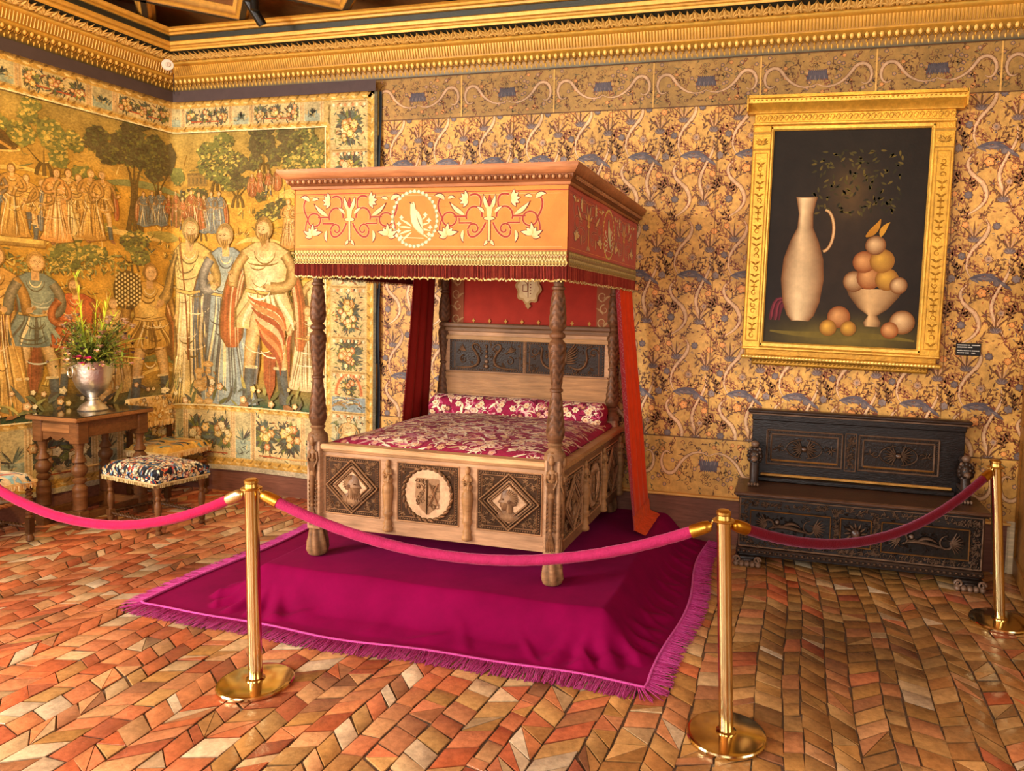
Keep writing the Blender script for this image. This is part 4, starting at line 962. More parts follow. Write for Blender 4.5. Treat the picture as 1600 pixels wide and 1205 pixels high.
# ================================================================== VELVET CLOTH UNDER THE BED
def carpet():
    t = thing('velvet_platform_cover', 'magenta velvet cloth with fringed edge spread over the low platform under the canopy bed', 'cloth', (3.55, -1.2, 0))
    PX0, PX1, PY0, PZ = 2.60, 4.70, -1.93, .20
    # outer outline of the cloth (inside the fringe)
    def outx0(y): return 2.03-.03*math.sin(y*3)+.10*0
    X0, X1, Y0, Y1 = 2.03, 5.03, -2.29, -.04
    def edge_l(y): return 2.03+.02*np.sin(y*4)+.0*y
    def edge_r(y): return 5.04+.025*np.sin(y*4+.5)-.02*np.clip(-y-1.6, 0, 1)
    def edge_f(x): return -2.30+.018*np.sin(x*3+1)+.01*np.sin(x*7)
    def sst(a, b, x): t = np.clip((x-a)/(b-a), 0, 1); return t*t*(3-2*t)
    def height(x, y):
        dx = np.maximum(PX0-x, 0)+np.maximum(x-PX1, 0); dy = np.maximum(PY0-y, 0)
        dd = np.hypot(dx, dy)
        h = PZ*(1-sst(-.02, .20, dd)*.82-sst(.12, .35, dd)*.18)
        an = np.arctan2(y-PY0, x-3.6)
        # drapery folds radiating from the platform edge, strongest at the corners
        cl = np.exp(-((x-PX0)**2+(y-PY0)**2)/.16); cr = np.exp(-((x-PX1)**2+(y-PY0)**2)/.16)
        al = np.arctan2(PY0-y+.08, PX0-x+.08+1e-6); ar = np.arctan2(PY0-y+.08, x-PX1+.08)
        win = sst(.08, .2, dd)*(1-sst(.26, .34, dd))
        f = .011*np.maximum(0, np.sin(x*15+9*y+2.5*np.sin(y*5+x*2.3)+1.0))**6*(np.abs(dy) > 0)+.012*np.maximum(0, np.sin(x*7.3-y*13+2))**9
        f = f+.020*cl*np.sin(al*16)+.020*cr*np.sin(ar*14)
        f = f+.012*np.maximum(0, np.sin(y*38+2*np.sin(x*9)))**2*(dx > 0)*(dy <= .02)
        h = h+win*f+.0025*np.sin(x*9)*np.sin(y*7)*(dd < .001)
        return np.maximum(h, .006)
    g = G()
    # grid in normalised coordinates between the outlines
    us = np.linspace(0, 1, 300); vs = np.linspace(0, 1, 230)
    def fn(U, V):
        y = -2.30+V*(Y1+2.30); x = edge_l(y)*(1-U)+edge_r(y)*U
        y = edge_f(x)*(1-V)+Y1*V
        return x, y, height(x, y)
    g.grid(us, vs, fn, '#780139')
    obj('velvet_sheet', g, 'velvet', t, 60)
    # piping along the edge
    P = []
    for y in np.linspace(Y1, -2.26, 60): P.append((float(edge_l(y)), y, .014))
    P2 = [(x, float(edge_f(x)), .014) for x in np.linspace(2.06, 5.0, 80)]
    P3 = [(float(edge_r(y)), y, .014) for y in np.linspace(-2.26, Y1, 60)]
    g = G(); g.tube(P+P2+P3, .008, 6, '#c2478f'); obj('piping', g, 'rope', t)
    # fringe: hundreds of threads lying on the tiles
    g = G(); rr = random.Random(2); V = []; F = []; K = []
    base = P+P2+P3; B = np.array(base); seg = np.linalg.norm(np.diff(B, axis=0), axis=1); cum = np.concatenate([[0], np.cumsum(seg)])
    T = cum[-1]; n = int(T/.0045)
    for i in range(n):
        s_ = T*i/n; k = min(len(seg)-1, int(np.searchsorted(cum, s_)-1)) if s_ > 0 else 0
        q = (s_-cum[k])/seg[k]; p = B[k]+(B[k+1]-B[k])*q
        nx = nx_ = 0
        # outward normal, blended round the corners
        tx, ty = (B[min(k+2, len(B)-1)]-B[max(k-1, 0)])[:2]; L = math.hypot(tx, ty); nx, ny = ty/L, -tx/L
        nx, ny = -nx*-1, ny
        a = math.atan2(-tx, ty)+PI  # rotate
        ox, oy = ty/L, -tx/L
        if (p[0]+ox*.05-3.55)**2*.5+(p[1]+oy*.05+1.1)**2 < (p[0]-ox*.05-3.55)**2*.5+(p[1]-oy*.05+1.1)**2: ox, oy = -ox, -oy
        ln = .115*rr.uniform(.86, 1.08); aj = rr.gauss(0, .16); oxx = ox*math.cos(aj)-oy*math.sin(aj); oyy = ox*math.sin(aj)+oy*math.cos(aj)
        w_ = .0034; c = lerpc('#8a1650', '#b84482', rr.random()); j = len(V); zz = rr.uniform(.004, .011)
        for (e, hh) in ((0, .013), (.35, .010), (1, zz-.003)):
            q2 = np.array([p[0]+oxx*ln*e, p[1]+oyy*ln*e]); V.append((q2[0]-oyy*w_, q2[1]+oxx*w_, hh)); V.append((q2[0], q2[1], hh+.004*(1-e)+.001)); V.append((q2[0]+oyy*w_, q2[1]-oxx*w_, hh)); K += [c*.8, c, c*.8]
        for b in (0, 3): F += [(j+b, j+b+1, j+b+4, j+b+3), (j+b+1, j+b+2, j+b+5, j+b+4)]
    g.add(V, F, np.array(K)); obj('fringe', g, 'rope', t, 0)
carpet()
#--PART3--
# ================================================================== CARVING KIT (relief drawings reused on bed and bench)
def scrollwork(d, x0, x1, z0, z1, n, col, edge, rr, size=.03, w=.008, dome=.006, h=0):
    """dense carved foliage filling a field"""
    n = int(n*1.5)
    for i in range(n):
        x, z = rr.uniform(x0+size*.7, x1-size*.7), rr.uniform(z0+size*.7, z1-size*.7)
        k = rr.random()
        if k < .45: d.stroke(spiral(x, z, size*.8, size*.15, rr.uniform(0, 6), rr.choice([-1, 1])*rr.uniform(.9, 1.3), 12), w, col, h, dome, 'e', cole=edge)
        elif k < .85:
            a = rr.uniform(0, 6.28)
            for q in range(3): d.leaf(x, z, a+(q-1)*.5, size*rr.uniform(.9, 1.5), w*1.5, col, h, dome, curl=(q-1)*.7, cole=edge, n=6)
        else: d.disc(x, z, size*.3, size*.3, edge, h, dome*1.3, col2=col, n=9)
def beadframe(d, x0, x1, z0, z1, col, edge, sp=.016, r=.006, dome=.006, h=0):
    nx, nz = max(2, int((x1-x0)/sp)), max(2, int((z1-z0)/sp))
    for z in (z0, z1): 
        for i in range(nx): d.disc(x0+(i+.5)*(x1-x0)/nx, z, r, r, edge, h, dome, col2=col, n=7)
    for x in (x0, x1):
        for i in range(nz): d.disc(x, z0+(i+.5)*(z1-z0)/nz, r, r, edge, h, dome, col2=col, n=7)
def profile_head(d, x, z, s, f, col, edge, beard, h=0):
    """carved head in profile with shoulders"""
    d.blob([(x-.5*s, z-.62*s), (x-.42*s, z-.38*s), (x-.12*s*f, z-.22*s), (x+.2*s, z-.36*s), (x+.5*s, z-.60*s), (x+.2*s, z-.78*s), (x-.2*s, z-.78*s)], edge, h, .022*s/.1*.5, col)
    d.stroke([(x-.03*s*f, z-.42*s), (x-.02*s*f, z-.02*s)], .30*s, col, h+.002, .10*s, None, cole=edge)
    P = [(.0, .50), (.22, .44), (.32, .28), (.34, .12), (.46, -.02), (.36, -.07), (.37, -.17), (.31, -.22), (.30, -.32), (.10, -.34), (-.05, -.16), (-.30, -.12), (-.38, .12), (-.30, .36)]
    d.blob([(x+a*s*f, z+b*s) for a, b in P], edge, h+.003, .16*s, col)
    for k in range(9):   # hair locks
        a = 1.1+k*.26; d.leaf(x+.02*s*f, z+.12*s, PI/2+f*(a-1.1)*.9-.2*f, .44*s, .10*s, col, h+.006+.0004*k, .05*s, curl=.8*f, cole=edge, n=7)
    d.disc(x+.2*s*f, z+.14*s, .05*s, .03*s, edge, h+.15*s, .01, n=8)
    d.disc(x-.06*s*f, z+.05*s, .06*s, .08*s, edge, h+.16*s, .02*s, n=8)
    if beard:
        for k in range(8): d.leaf(x+(.30-.06*k)*s*f, z-.16*s-.02*s*k, -PI/2+f*(.35-.1*k), .42*s, .09*s, col, h+.006, .06*s, curl=.3*f, cole=edge, n=6)
WD = dict(l='#a87c56', m='#8a6242', d='#553722', e='#35210f', pale='#b8926e')
def foot_panel(kind, w, h_, rr):
    """carved square panel centred on 0,0, frame to frame"""
    d = D2(); x, z = w/2, h_/2; c, e = WD['m'], WD['e']
    d.rect(-x, x, -z, z, '#3a2617', 0)
    d.frame(-x, x, -z, z, .010, WD['l'], 0, .006); beadframe(d, -x+.016, x-.016, -z+.016, z-.016, '#a8805c', e, .0145, .0058, .007)
    d.frame(-x+.028, x-.028, -z+.028, z-.028, .006, c, 0, .005)
    if kind in ('l', 'r'):
        for sx in (-1, 1):
            for sz in (-1, 1):
                cx, cz = sx*x*.66, sz*z*.66
                scrollwork(d, cx-.055, cx+.055, cz-.06, cz+.06, 12, '#96704e', e, rr, .022, .0065, .006)
        a = x*.93; b = z*.93
        for k, (q, wd, col) in enumerate(((1, .014, WD['l']), (.86, .009, '#a8805c'), (.62, .012, WD['l']))):
            pts = [(0, b*q), (a*q, 0), (0, -b*q), (-a*q, 0), (0, b*q)]
            for i in range(4): d.stroke([pts[i], pts[i+1]], wd, col, .004, .010, None, cole=e)
        for i in range(4):
            p0 = [(0, b), (a, 0), (0, -b), (-a, 0)][i]; p1 = [(a, 0), (0, -b), (-a, 0), (0, b)][i]
            d.beads((p0[0]*.74, p0[1]*.74), (p1[0]*.74, p1[1]*.74), 15, .007, '#a8805c', .002, .008)
        d.blob([(0, b*.58), (a*.58, 0), (0, -b*.58), (-a*.58, 0)], WD['pale'], .003)
        profile_head(d, 0, .0, .15, 1 if kind == 'l' else -1, '#94704e', '#5a3d28', kind == 'l', .004)
    else:
        R_ = .155
        d.disc(0, 0, R_*1.0, R_*1.0, WD['pale'], .003, n=40)
        for i in range(26):
            a = i/26*2*PI; px_, pz = R_*math.cos(a), R_*math.sin(a)
            d.disc(px_, pz, .021, .012, e, .004, .016, n=9, rot=a+PI/2, col2='#8f6a48')
            d.leaf(px_, pz, a+1.2, .03, .012, WD['m'], .012, .006, n=5)
        d.blob([(-.075, .095), (.075, .095), (.08, -.02), (.045, -.09), (0, -.125), (-.045, -.09), (-.08, -.02)], '#8c6848', .005, .004)
        d.stroke([(0, .09), (0, -.12)], .007, e, .012, .004, None)
        scrollwork(d, -.08, .0, -.09, .09, 10, '#9a7350', e, rr, .02, .006, .006, .008); scrollwork(d, .0, .08, -.09, .09, 10, '#9a7350', e, rr, .02, .006, .006, .008)
        d.stroke([(.01, .07), (.07, -.06)], .008, WD['l'], .012, .006, None); d.stroke([(.07, .07), (.01, -.07)], .008, WD['l'], .012, .006, None)
        for sx in (-1, 1):
            for sz in (-1, 1): scrollwork(d, sx*x*.78-.03, sx*x*.78+.03, sz*z*.78-.03, sz*z*.78+.03, 5, '#96704e', e, rr, .018, .006, .006)
    return d
def baluster_figure(g, x, y, z0, z1, r, upside=False):
    """little applied half column: a child figure on a fluted vase"""
    H = z1-z0; c = '#9a7046'
    prof = [(.6, 0), (1.1, .02), (1.1, .06), (.8, .08), (1.0, .12), (.75, .15), (.7, .2), (1.05, .24), (1.05, .27), (.8, .30), (.95, .42), (1.15, .55), (1.1, .62), (.8, .66), (1.05, .69), (1.05, .72), (.7, .74), (.2, .75)]
    g.lathe([(r*a, z0+H*b) for a, b in prof], (x, y, 0), 14, c, rfn=lambda rr_, th, z: rr_*(1+.07*np.cos(th*7)*((z-z0)/H > .3)*((z-z0)/H < .64)))
    zb = z0+H*.74
    g.ell((x, y-.002, zb+H*.07), (r*.8, r*.75, H*.075), c, 10, 7); g.ell((x, y-.004, zb+H*.185), (r*.52, r*.55, H*.055), c, 10, 7)
    for s in (-1, 1):
        g.tube([(x+s*r*.55, y, zb+H*.11), (x+s*r*.95, y-r*.4, zb+H*.05), (x+s*r*.25, y-r*.9, zb+H*.06)], [r*.25, r*.22, r*.2], 6, c)
        g.tube([(x+s*r*.4, y, zb+H*.02), (x+s*r*.6, y-r*.8, zb+H*.03), (x+s*r*.4, y-r*.8, zb-H*.06)], [r*.3, r*.25, r*.2], 6, c)
def caryatid(g, x, y, z0, z1, r, axis='y'):
    """winged herm carved on the post: head, bust, draped tapering body ending in foliage"""
    H = z1-z0; c = '#6e4a2c'; e = '#87603c'
    def P(a, b, z): return (x+a, y-b, z) if axis == 'y' else (x+b, y+a, z)
    def E(a, b, z, ra, rb, rz, col=c): g.ell(P(a, b, z), (ra, rb, rz) if axis == 'y' else (rb, ra, rz), col, 12, 9)
    E(0, .008, z1-H*.075, r*.55, r*.5, H*.055, e); E(0, .0, z1-H*.065, r*.75, r*.35, H*.07)
    g.tube([P(0, 0, z1-H*.11), P(0, 0, z1-H*.17)], r*.3, 8, e)
    E(0, 0, z1-H*.235, r*.95, r*.5, H*.075, e)
    for s in (-1, 1):
        E(s*r*.42, .016, z1-H*.235, r*.32, r*.32, H*.032, e); g.tube([P(s*r*.85, 0, z1-H*.19), P(s*r*1.15, .004, z1-H*.28), P(s*r*.6, .014, z1-H*.36)], [r*.26, r*.22, r*.16], 8, e)
    for k in range(5): g.tube([P((k-2)*r*.3, .006, z1-H*.30), P((k-2)*r*.26+.002, .012, z1-H*.38), P((k-2)*r*.14, .006, z1-H*.46)], [r*.2, r*.22, r*.1], 6, c)
    E(0, 0, z1-H*.42, r*.72, r*.55, H*.1, e)
    g.tube([P(0, .0, z1-H*.45), P(0, .006, z1-H*.58), P(0, .002, z0+H*.24)], [r*.62, r*.5, r*.36], 10, c)
    for s in (-1, 1):
        for k in range(7):
            zz = z1-H*(.5+k*.045); g.tube([P(s*r*.3, 0, zz), P(s*r*.85, .002, zz-.006), P(s*r*.95, 0, zz-.022)], [r*.16, r*.18, r*.05], 5, c)
    E(0, .004, z0+H*.22, r*.42, r*.42, H*.022, e)
    for k in range(5):
        a = (k-2)*.4; g.tube([P(0, 0, z0+H*.19), P(math.sin(a)*r*.7, .006, z0+H*.09), P(math.sin(a)*r*1.1, .0, z0+.004)], [r*.2, r*.28, r*.08], 6, c)
# ================================================================== BED
BX0, BX1, BY0, BY1, BZ = 2.79, 4.335, -1.70, -.16, .20
def bed():
    rr = random.Random(8)
    t = thing('canopy_bed', 'carved walnut four-poster bed with an embroidered orange canopy, standing on the magenta velvet cloth', 'bed', ((BX0+BX1)/2, (BY0+BY1)/2, BZ))
    # posts
    def post_g(x, y, front=True):
        g = G(); zb = .985
        # claw-like foliate foot
        def ff(r, th, z): return r*(1+.15*np.cos(th*6+(z-BZ)*16)*(z > BZ+.01))
        g.lathe([(.040, BZ), (.056, BZ+.01), (.062, BZ+.04), (.058, BZ+.09), (.048, BZ+.14), (.040, BZ+.18), (.044, BZ+.20)], (x, y, 0), 30, '#7a5638', rfn=ff, cfn=lambda r, th, z: C('#7f5b3c')*(1+.5*np.cos(th*6+(z-BZ)*16))[:, None])
        g.box(x-.046, x+.046, y-.046, y+.046, BZ+.17, zb-.06, '#a8805c', .005)
        # chamfered shoulder
        g.lathe([(.062, zb-.065), (.058, zb-.03), (.044, zb-.015), (.034, zb), (.04, zb+.012), (.046, zb+.02), (.038, zb+.03)], (x, y, 0), 24, '#7d5a3c')
        if front:
            d = D2(); d.rect(-.03, .03, .395, .965, '#6a4a30', 0); g.draw(d, lambda u, v, h: (x+u, y-.047-h, v))
            caryatid(g, x, y-.048, .40, .965, .030)
            sx = 1 if x > 3.5 else -1
            caryatid(g, x+sx*.048 if sx > 0 else x-.048, y, .36, .95, .030 if sx > 0 else -.030, 'x') if sx > 0 else None
        # turned and leaf carved shaft up to the canopy
        pr = [(.036, 1.015), (.044, 1.03), (.052, 1.06), (.050, 1.10), (.044, 1.17), (.036, 1.245), (.030, 1.29), (.028, 1.30), (.038, 1.306), (.038, 1.318), (.028, 1.324), (.030, 1.34), (.037, 1.40), (.044, 1.48), (.049, 1.545), (.047, 1.575), (.034, 1.592), (.028, 1.60), (.042, 1.607), (.046, 1.618),
              (.040, 1.632), (.028, 1.64), (.036, 1.648), (.046, 1.668), (.047, 1.70), (.043, 1.77), (.037, 1.83), (.032, 1.862), (.027, 1.87), (.037, 1.876), (.037, 1.888), (.027, 1.895), (.029, 1.91), (.035, 1.97), (.038, 2.03), (.036, 2.08)]
        # refine
        P = []
        for a, b in zip(pr[:-1], pr[1:]):
            n = max(1, int((b[1]-a[1])/.008))
            for i in range(n): q = i/n; P.append((a[0]*(1-q)+b[0]*q, a[1]*(1-q)+b[1]*q))
        P.append(pr[-1])
        def amp(z): return (1 if (1.05 < z < 1.28 or 1.34 < z < 1.57 or 1.66 < z < 1.85 or z > 1.92) else 0)
        def lf(th, z):   # overlapping pointed leaves
            a = np.abs(((th*4/(2*PI)) % 1)-.5)*2
            return .30*np.cos(2*PI*(z*19-a*.9))+.5*(a-.5)
        g.lathe(P, (x, y, 0), 40, '#7d5534', rfn=lambda r, th, z: r*(1+.17*lf(th, z)*amp(z)), cfn=lambda r, th, z: C('#5e3d26')*(1+(.9*lf(th, z) if amp(z) else 0*th+.08))[:, None])
        return g
    for (x, y, fr) in ((BX0, BY0, True), (BX1, BY0, True), (BX0+.06, BY1, False), (BX1-.06, BY1, False)):
        obj('bed_post', post_g(x, y, fr), 'wood', t, 50)
    # footboard with three carved panels
    g = G(); yF = BY0-.015
    g.box(BX0+.04, BX1-.04, BY0-.012, BY0+.03, .38, .872, '#a37c5a', .004)
    g.box(BX0+.04, BX1-.04, BY0-.04, BY0+.045, .872, .905, '#c29566', .008); g.box(BX0+.04, BX1-.04, BY0-.026, BY0+.04, .855, .874, '#9a7048', .006)
    fb = obj('footboard', g, 'woodh', t)
    for kind, xa, xb in (('l', 2.852, 3.232), ('c', 3.351, 3.753), ('r', 3.87, 4.268)):
        g = G(); d = foot_panel(kind, xb-xa, .355, rr); g.draw(d, lambda u, v, h: ((xa+xb)/2+u, BY0-.0125-h, .652+v))
        o = obj('carved_panel', g, 'carve', fb, 30)
        o['label'] = {'l': 'carved panel with a bearded head in a diamond', 'c': 'carved panel with a round wreath and shield', 'r': 'carved panel with a beardless head in a diamond'}[kind]
    for x in (3.292, 3.812):
        g = G(); baluster_figure(g, x, BY0-.02, .40, .85, .028); obj('carved_baluster', g, 'wood', fb, 60)
    # side rails
    for s, x in ((1, BX1), (-1, BX0)):
        g = G(); xo = x+.005*s
        g.box(min(x-.02, x+.02), max(x-.02, x+.02), BY0+.04, BY1-.03, .345, .84, '#7f5c3e', .004)
        g.box(x-.045 if s < 0 else x-.035, x+.035 if s < 0 else x+.045, BY0+.04, BY1, .84, .875, '#a87c4e', .008)
        if s > 0:
            d = D2()
            for i in range(40): d.disc(BY0+.07+i*.036, .822, .008, .008, '#8a6242', 0, .008, n=7)
            g.draw(d, lambda u, v, h: (x+.021+h, u, v))
        sr = obj('side_rail', g, 'woodh', t)
        if s > 0:
            for (ya, yb) in ((-1.60, -1.20), (-1.11, -.74), (-.65, -.25)):
                g = G(); d = foot_panel('l' if ya < -1.3 else ('c' if ya < -.9 else 'r'), yb-ya, .37, rr); g.draw(d, lambda u, v, h: (x+.0205+h, (ya+yb)/2+u, .60+v)); obj('carved_panel', g, 'carve', sr, 30)
            for y in (-1.155, -.695, -.21):
                g = G(); baluster_figure(g, x+.03, y, .35, .82, .028); obj('carved_baluster', g, 'wood', sr, 60)
    # headboard
    g = G(); yh = BY1
    g.box(BX0+.08, BX1-.08, yh-.02, yh+.02, .5, 1.60, '#a87c56', .004)
    g.box(BX0+.07, BX1-.07, yh-.05, yh+.03, 1.60, 1.635, '#6a4a32', .008); g.box(BX0+.08, BX1-.08, yh-.035, yh+.02, 1.565, 1.60, '#7a5638', .006)
    g.box(BX0+.09, BX1-.09, yh-.032, yh, 1.50, 1.535, '#a37748', .004); g.box(BX0+.09, BX1-.09, yh-.028, yh, 1.235, 1.25, '#8a6242', .004); g.box(BX0+.08, BX1-.08, yh-.026, yh, 1.06, 1.235, '#94683f', .003)
    hb = obj('headboard', g, 'woodh', t)
    g = G(); d = D2(); xa, xb = BX0+.12, BX1-.12; c, e = '#7c5a40', '#2c1a0e'
    d.rect(xa, xb, 1.25, 1.50, '#2c1c10', 0); beadframe(d, xa+.012, xb-.012, 1.262, 1.488, '#8a6446', e, .02, .007, .007)
    xm = (xa+xb)/2
    d.stroke([(xm, 1.25), (xm, 1.50)], .03, '#6a4a32', .003, .006, None); d.beads((xm, 1.26), (xm, 1.49), 12, .008, '#8a6446', .008, .006)
    for x_ in (xa+.045, xb-.045, xm-.04, xm+.04): d.stroke([(x_, 1.27), (x_, 1.48)], .008, c, .0, .005, None)
    # left: two swan-necked scrolls about a candelabrum; right: winged figure with scrolls
    xc = (xa+xm)/2
    for s in (-1, 1):
        P = np.concatenate([bez((xc+s*.05, 1.42), (xc+s*.07, 1.49), (xc+s*.14, 1.48), (xc+s*.12, 1.43), 8), bez((xc+s*.12, 1.43), (xc+s*.07, 1.38), (xc+s*.03, 1.31), (xc+s*.12, 1.285), 8), bez((xc+s*.12, 1.285), (xc+s*.18, 1.27), (xc+s*.24, 1.28), (xc+s*.27, 1.275), 6)])
        d.stroke(P, .024, '#8a6446', .002, .016, 'b', cole=e); d.stroke(spiral(xc+s*.20, 1.34, .035, .006, PI/2, -s*1.2, 14), .014, c, .002, .010, 'e', cole=e)
        for k in range(5): d.leaf(xc+s*.18, 1.41, s*(.2*k)+(0 if s > 0 else PI), .07, .016, c, .002, .008, curl=.6*s, cole=e)
    for k in range(5): d.disc(xc, 1.29+.04*k, .022-.003*k, .018, e, .004, .016, col2='#8a6446', n=10)
    xc = (xb+xm)/2
    d.disc(xc, 1.46, .02, .022, e, .004, .022, col2='#8a6446', n=12); d.disc(xc, 1.385, .035, .06, e, .003, .024, col2='#8a6446', n=12)
    for s in (-1, 1):
        for k in range(7): d.leaf(xc+s*.02, 1.42-.012*k, (0 if s > 0 else PI)+s*(.75-.14*k), .14-.01*k, .018, '#7c5a40', .003+.001*k, .010, curl=s*.3, cole=e, n=7)
        P = np.concatenate([bez((xc+s*.03, 1.33), (xc+s*.10, 1.30), (xc+s*.12, 1.28), (xc+s*.17, 1.33), 8), bez((xc+s*.17, 1.33), (xc+s*.22, 1.40), (xc+s*.14, 1.46), (xc+s*.21, 1.475), 8)])
        d.stroke(P, .022, '#8a6446', .002, .014, 'b', cole=e); d.stroke(spiral(xc+s*.24, 1.43, .038, .006, 0, s*1.3, 14), .014, c, .002, .010, 'e', cole=e); d.stroke(spiral(xc+s*.09, 1.29, .025, .006, 0, -s*1.3, 12), .012, c, .002, .010, 'e', cole=e)
    scrollwork(d, xa+.05, xb-.05, 1.262, 1.49, 60, '#5f432e', e, rr, .022, .008, .006)
    g.draw(d, lambda u, v, h: (u, yh-.021-h, v)); obj('carved_panel', g, 'carve', hb, 30)
    # mattress with brocade spread (top crown and hanging sides inside the rails)
    g = G(); xa, xb, ya, yb = BX0+.035, BX1-.035, BY0+.035, BY1-.03
    def top(x, y):
        q = np.clip((x-xa)/(xb-xa), 0, 1); p = np.clip((y-ya)/(yb-ya), 0, 1)
        e_ = np.clip(np.minimum(np.minimum(q, 1-q)*7, np.minimum(p, 1-p)*7+.0), 0, 1)
        return .875+.055*np.sqrt(np.clip(1-(1-e_)**2, 0, 1))+.03*np.sin(PI*q)*np.sin(PI*p)+.003*np.sin(x*11+y*7)
    g.grid(np.linspace(xa, xb, 90), np.linspace(ya, yb, 90), lambda U, V: (U, V, top(U, V)), '#94203e')
    g.box(xa, xb, ya, yb, .60, .874, '#8e2c44', .01)
    d = D2()
    def rosefield(d, x0, x1, y0, y1, n, L):
        for i in range(n):
            x, y = rr.uniform(x0, x1), rr.uniform(y0, y1); c = rr.choice(['#e6cfa8', '#dcc096', '#e8d6b4', '#c98a86', '#b8586c', '#8a1c3c', '#e6cfa8', '#cfa878'])
            k = rr.random()
            if k < .5: d.leaf(x, y, rr.gauss(0, .5)+(PI if rr.random() < .5 else 0), rr.uniform(.06, .13)*L, rr.uniform(.012, .024)*L, c, .0006+rr.random()*.0012, curl=rr.uniform(-1.4, 1.4), n=6)
            elif k < .75: d.stroke(spiral(x, y, .035*L, .008, rr.uniform(0, 6), rr.choice([-1, 1]), 10), .010*L, c, .0006+rr.random()*.001, 0, 'e')
            else: flower(d, x, y, .024*L, c, '#d9a070', '#8a1c3c', .0012+rr.random()*.0006, rr.choice([5, 6, 8]))
    rosefield(d, xa+.03, xb-.03, ya+.03, yb-.04, 1500, 1.0)
    g.draw(d, lambda u, v, h: (u, v, top(u, v)+h+.0008))
    obj('brocade_bedspread', g, 'brocade', t, 50)
    # bolster
    g = G(); n = 26; L0, L1 = xa+.01, xb-.01
    def bol(U, V):
        e_ = np.clip(np.minimum(U-L0, L1-U)/.05, 0, 1); r = .098*np.sqrt(np.clip(1-(1-e_)**2, .02, 1))*(1+.02*np.sin(U*9))
        return U, -.335+1.15*r*np.cos(V), .975+.95*r*np.sin(V)
    g.grid(np.linspace(L0, L1, 80), np.linspace(0, 2*PI, n), bol, '#8e1c3c')
    d = D2()
    for i in range(420):
        x, v = rr.uniform(L0+.04, L1-.04), rr.uniform(.3, 4.0); c = rr.choice(['#e6cfa8', '#dcc096', '#d8a89a', '#b8506a', '#5a1024', '#e6cfa8'])
        sc = 1
        k = rr.random()
        if k < .4: d.leaf(x, v, rr.uniform(0, 6.28), .07, .02, c, .001+rr.random()*.001, curl=rr.uniform(-1.5, 1.5), n=6)
        elif k < .75: d.stroke(spiral(x, v, .035, .008, rr.uniform(0, 6), rr.choice([-1.1, 1.1]), 10), .009, c, .001+rr.random()*.001, 0, 'e')
        else: flower(d, x, v, .024, c, '#d9a070', '#6e1430', .002+rr.random()*.0008, 6)
    # v drawn in metres-ish: convert to angle by 1/0.1
    V_, T_, Q_, K_ = d.arrays(); 
    def bm(u, v, h):
        # v spans .3..4.0 used as an angle; compress relief of motifs so they stay round
        e_ = np.clip(np.minimum(u-L0, L1-u)/.05, 0, 1); r = .098*np.sqrt(np.clip(1-(1-e_)**2, .02, 1))*(1+.02*np.sin(u*9))+h
        return u, -.335+1.15*r*np.cos(v), .975+.95*r*np.sin(v)
    # rescale motif heights about their own centres
    for arr in d.V:
        c0 = arr[:, 1].mean(); arr[:, 1] = c0+(arr[:, 1]-c0)*9.5
    d._c = None
    g.draw(d, bm); obj('bolster', g, 'brocade', t, 60)
    # ---------------- canopy
    cx0, cx1, cy0, cy1 = 2.685, 4.405, -1.775, -.03
    g = G(); 
    path = [(cx0, cy1), (cx0, cy0), (cx1, cy0), (cx1, cy1)]
    prof = [(.0, 2.435), (.012, 2.437), (.016, 2.45), (.014, 2.455), (.02, 2.46), (.034, 2.475), (.036, 2.492), (.046, 2.497), (.062, 2.515), (.072, 2.53), (.075, 2.545), (-.02, 2.55)]
    kc = ['#8a5230', '#9a6038', '#a4683e', '#6a3c20', '#7a4828', '#7a4828', '#7a4828', '#9a6038', '#a86c42', '#b0744a', '#a4683e', '#6a4228']
    g.sweep([(-a, b) for a, b in prof], path, np.array([C(c) for c in kc]))
    d = D2(); 
    egg = D2(); egg.disc(0, 0, .0125, .014, '#5a3018', 0, .014, n=10, col2='#c48a58'); egg.stroke([(.0185, .011), (.0185, -.011)], .007, '#a4683e', 0, .008, None)
    A = D2(); 
    for i in range(int((cx1-cx0+.06)/.037)): A.paste(egg, cx0-.02+i*.037, 0)
    g.draw(A, lambda u, v, h: (u, cy0-.037-h, 2.477+v))
    A = D2()
    for i in range(int((cy1-cy0)/.037)): A.paste(egg, cy0+.01+i*.037, 0)
    g.draw(A, lambda u, v, h: (cx1+.037+h, u, 2.477+v)); g.draw(A, lambda u, v, h: (cx0-.037-h, u, 2.477+v))
    g.box(cx0, cx1, cy0, cy1, 2.52, 2.535, '#5a2418')
    can = obj('canopy_cornice', g, 'woodh', t, 35)
